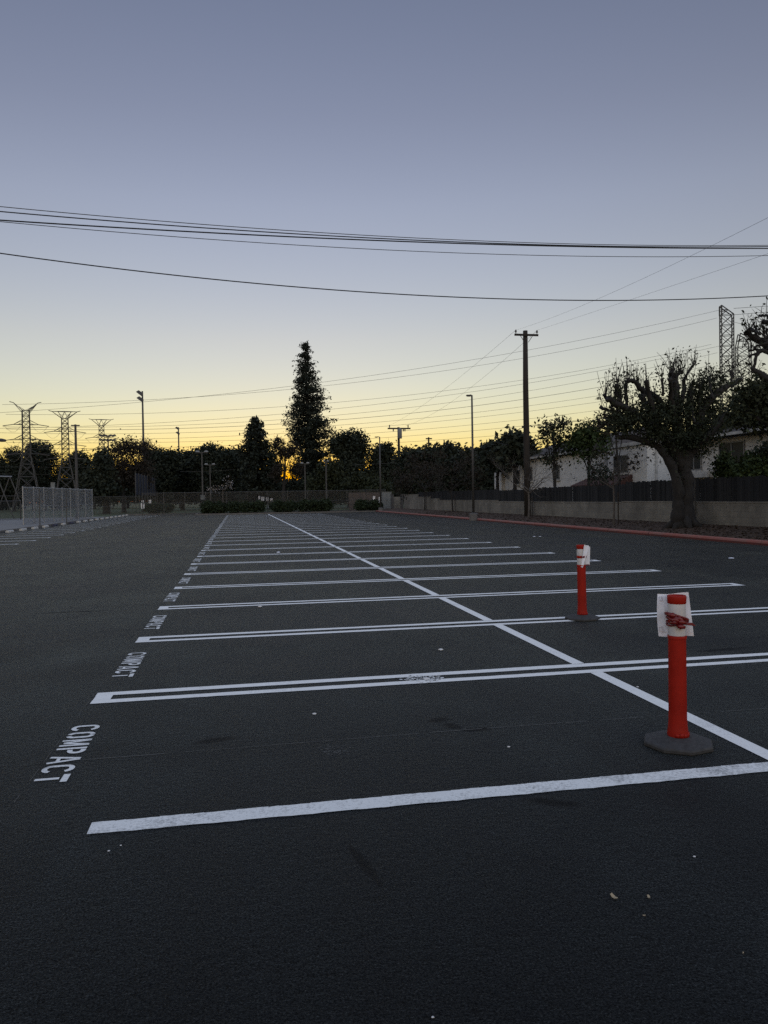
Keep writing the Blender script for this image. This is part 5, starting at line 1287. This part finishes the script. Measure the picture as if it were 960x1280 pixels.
for i, (y0, y1, lb) in enumerate(((583, 584, 'faint low wire in front of the trees behind the first pylon, upper'), (592, 593, 'faint low wire in front of the trees behind the first pylon, lower'))):
    A, B = at(-20, y0, 130), at(130, y1, 130); fit_wire('field_wire', A, B, [(-20, y0), (50, y0 + 1), (130, y1)], .016, lb, 'wire', 'low wires over the field', 10)
A, B = at(225, 589.5, 105), at(292, 587, 108); fit_wire('field_wire', A, B, [(225, 589.5), (260, 589), (292, 587)], .016, 'faint low wire strung behind the double-headed lamps', 'wire', 'low wires over the field', 10)
A, B = at(440, 580.5, 100), at(495, 578, 100); fit_wire('field_wire', A, B, [(440, 580.8), (470, 580), (495, 578)], .016, 'faint low wire beside the far lamp post', 'wire', 'low wires over the field', 10)

# ------------------------------------------------------------------ townhouses behind the fence
HX = 23.0
def yh(px, X=HX): return onx(px, 600, X).y
def window(parent, X, y0, y1, z0, z1, panes=2, mat='frame_pale', sill=True, face='x'):
    t = .07
    def B(mb, a, b):
        if face == 'x': mb.box((X - b[0], a[1], a[2]), (X - a[0], b[1], b[2]))
        else: mb.box((a[1], X - b[0], a[2]), (b[1], X - a[0], b[2]))
    f = MB(); B(f, (0.003, y0, z0), (t, y0 + .06, z1)); B(f, (0.003, y1 - .06, z0), (t, y1, z1)); B(f, (0.003, y0 + .062, z1 - .06), (t - .002, y1 - .062, z1)); B(f, (0.003, y0 + .062, z0), (t - .002, y1 - .062, z0 + .06))
    for i in range(1, panes):
        m = y0 + (y1 - y0) * i / panes; B(f, (0.003, m - .03, z0 + .062), (t - .01, m + .03, z1 - .062))
    w = f.build('window', M[mat], parent)
    g = MB(); B(g, (0.002, y0 + .05, z0 + .05), (.03, y1 - .05, z1 - .05)); g.build('pane', M['glass'], w)
    if sill:
        s = MB(); B(s, (0.003, y0 - .08, z0 - .10), (.12, y1 + .08, z0 - .004)); s.build('sill', M['trim'], w)
    return w
def house(name, X0, X1, y0, y1, z1, label, roof, mat='stucco', eave=.35, rise=1.2):
    t = empty(name, (X0, y0, -1.0), label, 'house', 'townhouses behind the wall')
    inv = Matrix.Translation((-X0, -y0, 1.0))
    def done(): 
        for ch in t.children: ch.location = (-X0, -y0, 1.0)
    mb = MB(); mb.box((X0, y0, -1), (X1, y1, z1)); mb.build('wall', M[mat], t)
    mb = MB(); a, b_, c, d = X0 - eave, X1 + eave, y0 - eave, y1 + eave; xm = (a + b_) / 2
    if roof == 'hip':
        i_ = min(rise * 1.6, (d - c) / 2 - .1); zt = z1 + .02
        mb.add([(a, c, zt), (b_, c, zt), (b_, d, zt), (a, d, zt), (xm, c + i_, zt + rise), (xm, d - i_, zt + rise), (a, c, zt + .16), (b_, c, zt + .16), (b_, d, zt + .16), (a, d, zt + .16)],
               [(0, 3, 2, 1), (0, 1, 7, 6), (1, 2, 8, 7), (2, 3, 9, 8), (3, 0, 6, 9), (6, 7, 4), (7, 8, 5, 4), (8, 9, 5), (9, 6, 4, 5)]); mb.build('roof', M['roof'], t)
    else:
        mb.box((X0 - .12, y0 - .12, z1 + .002), (X1 + .1, y1 + .1, z1 + .22)); mb.build('parapet', M['trim'], t)
    mb = MB()
    if roof == 'hip': mb.box((a - .10, c, z1 + .02), (a - .003, d, z1 + .15)); mb.build('gutter', M['trim'], t)
    return t, done
zA = onx(640, 578, HX).z
tA, dn = house('townhouse', HX, HX + 9, yh(757) + .3, yh(631), zA, 'farthest white stucco townhouse with dark hip roof, behind the wooden pole', 'hip', rise=1.7)
window(tA, HX, yh(650), yh(645), zA - 1.9, zA - .7, 1); window(tA, HX, yh(666), yh(660), zA - 1.7, zA - .6, 2); window(tA, HX, yh(700), yh(692), zA - 1.7, zA - .6, 2)
mb = MB(); mb.box((HX - .3, yh(631) + .02, -1), (HX + 6, yh(622), zA - .6)); mb.build('side_wing', M['stucco'], tA)
dn()
zB = onx(800, 556, HX).z
tB, dn = house('townhouse', HX, HX + 8, yh(809), yh(760), zB, 'white stucco townhouse with a dark two-pane window left of the pruned tree trunk', 'flat')
window(tB, HX, yh(785.5), yh(768), onx(777, 591.5, HX).z, onx(777, 569, HX).z, 2)
# clay tiled porch roof
y0, y1 = yh(791), yh(738); za_ = onx(765, 605, HX - 1.2).z; mb = MB()
mb.add([(HX - 1.4, y0, za_), (HX - .01, y0, za_ + .55), (HX - .01, y1, za_ + .55), (HX - 1.4, y1, za_), (HX - 1.4, y0, za_ - .1), (HX - .01, y0, za_ - .1), (HX - .01, y1, za_ - .1), (HX - 1.4, y1, za_ - .1)],
       [(0, 1, 2, 3), (4, 7, 6, 5), (0, 4, 5, 1), (3, 2, 6, 7), (0, 3, 7, 4), (1, 5, 6, 2)]); mb.build('porch_roof', M['tile'], tB)
mb = MB(); mb.box((HX + .5, yh(809) - .06, 2.0), (HX + .62, yh(809) - .003, 4.2)); mb.build('downpipe', M['trim'], tB)
mb = MB(); mb.box((HX - .02 + .8, yh(809) - .16, zB - .25), (HX + 3.5, yh(809) - .003, zB - .05)); mb.build('band', M['trim'], tB)
dn()
XC = 22.0
zC = onx(915, 546, XC).z
tC, dn = house('townhouse', XC, XC + 9, yh(1010, XC), yh(846, XC), zC, 'nearest pale townhouse with tall dark windows and curved eave at the right edge', 'hip', 'stucco_warm', .55, 1.5)
window(tC, XC, yh(878, XC), yh(859, XC), onx(868, 588, XC).z, onx(868, 566, XC).z, 2)
window(tC, XC, yh(932, XC), yh(900, XC), onx(915, 586, XC).z, onx(915, 552, XC).z, 2)
mb = MB(); mb.box((XC - .35, yh(892, XC), onx(875, 597, XC).z), (XC - .003, yh(861, XC), onx(875, 590, XC).z)); mb.build('sill_band', M['trim'], tC)
dn()

# ------------------------------------------------------------------ light and sky
SUN_AZ = math.radians(3.3)      # clockwise from +Y
SUN_EL = math.radians(-1.8)
world = bpy.data.worlds.new('World'); scene.world = world; world.use_nodes = True
nt = world.node_tree; bg = nt.nodes['Background']
sky = N(nt, 'ShaderNodeTexSky', sky_type='NISHITA'); sky.sun_disc = False
sky.sun_elevation = SUN_EL; sky.sun_rotation = SUN_AZ; sky.altitude = 0
sky.air_density = 1.0; sky.dust_density = 0.5; sky.ozone_density = 0.5
tc0 = N(nt, 'ShaderNodeTexCoord'); sz = N(nt, 'ShaderNodeSeparateXYZ'); nt.links.new(tc0.outputs['Generated'], sz.inputs[0])
tint = ramp(nt, sz.outputs[2], [(0.0, (0.50, 0.745, 1.12)), (0.07, (0.53, 0.712, 1.08)), (0.20, (0.625, 0.73, 1.03)), (0.35, (0.64, 0.738, 1.07)), (0.44, (0.59, 0.675, 0.99)), (0.55, (0.555, 0.648, 0.965))])
t2 = mix(nt, 1.0, tint, (1.5, 1.5, 1.5), 'MULTIPLY')
nt.links.new(mix(nt, 1.0, sky.outputs[0], t2, 'MULTIPLY'), bg.inputs[0])
SKYLIFT = 5.5      # added brightening of the unseen sky overhead and behind the camera, lights the ground
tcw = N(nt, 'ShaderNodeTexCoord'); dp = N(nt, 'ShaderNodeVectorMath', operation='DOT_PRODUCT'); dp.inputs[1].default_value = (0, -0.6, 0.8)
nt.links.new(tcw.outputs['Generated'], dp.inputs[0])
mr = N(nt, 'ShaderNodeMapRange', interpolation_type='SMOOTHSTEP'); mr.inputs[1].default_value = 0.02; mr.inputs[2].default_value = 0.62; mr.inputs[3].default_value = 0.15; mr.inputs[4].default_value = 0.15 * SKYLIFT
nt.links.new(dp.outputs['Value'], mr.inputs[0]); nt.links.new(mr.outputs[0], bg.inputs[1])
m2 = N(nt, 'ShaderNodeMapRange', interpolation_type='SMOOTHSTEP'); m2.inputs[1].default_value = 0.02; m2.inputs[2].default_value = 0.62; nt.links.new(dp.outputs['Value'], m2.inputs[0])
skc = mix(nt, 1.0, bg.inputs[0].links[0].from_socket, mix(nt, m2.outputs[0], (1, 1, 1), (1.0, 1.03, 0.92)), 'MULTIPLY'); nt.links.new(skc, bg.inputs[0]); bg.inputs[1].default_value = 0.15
sd = bpy.data.lights.new('sun', 'SUN'); sd.energy = 0.25; sd.angle = R_(3); sd.color = (1, .62, .33)
so = bpy.data.objects.new('sun', sd); col.objects.link(so)
dirv = Vector((math.sin(SUN_AZ) * math.cos(SUN_EL), math.cos(SUN_AZ) * math.cos(SUN_EL), math.sin(SUN_EL)))
so.rotation_euler = dirv.to_track_quat('Z', 'Y').to_euler(); so.location = (0, 300, 60)

# ------------------------------------------------------------------ camera
cd = bpy.data.cameras.new('camera'); cam = bpy.data.objects.new('camera', cd); col.objects.link(cam)
cd.sensor_fit = 'HORIZONTAL'; cd.sensor_width = 36; cd.lens = 36 * FOC / 960; cd.clip_start = .05; cd.clip_end = 9000
Mx = Matrix.Identity(4)
for i in range(3):
    Mx[i][0] = RGT[i]; Mx[i][1] = UPV[i]; Mx[i][2] = -FWD[i]; Mx[i][3] = CAM[i]
cam.matrix_world = Mx
scene.camera = cam
vs = scene.view_settings; vs.view_transform = 'Standard'; vs.look = 'None'; vs.exposure = 2.386; vs.gamma = 1.0; vs.use_curve_mapping = False
scene.render.engine = 'CYCLES'; scene.cycles.max_bounces = 5; scene.cycles.transparent_max_bounces = 24; scene.cycles.use_denoising = False
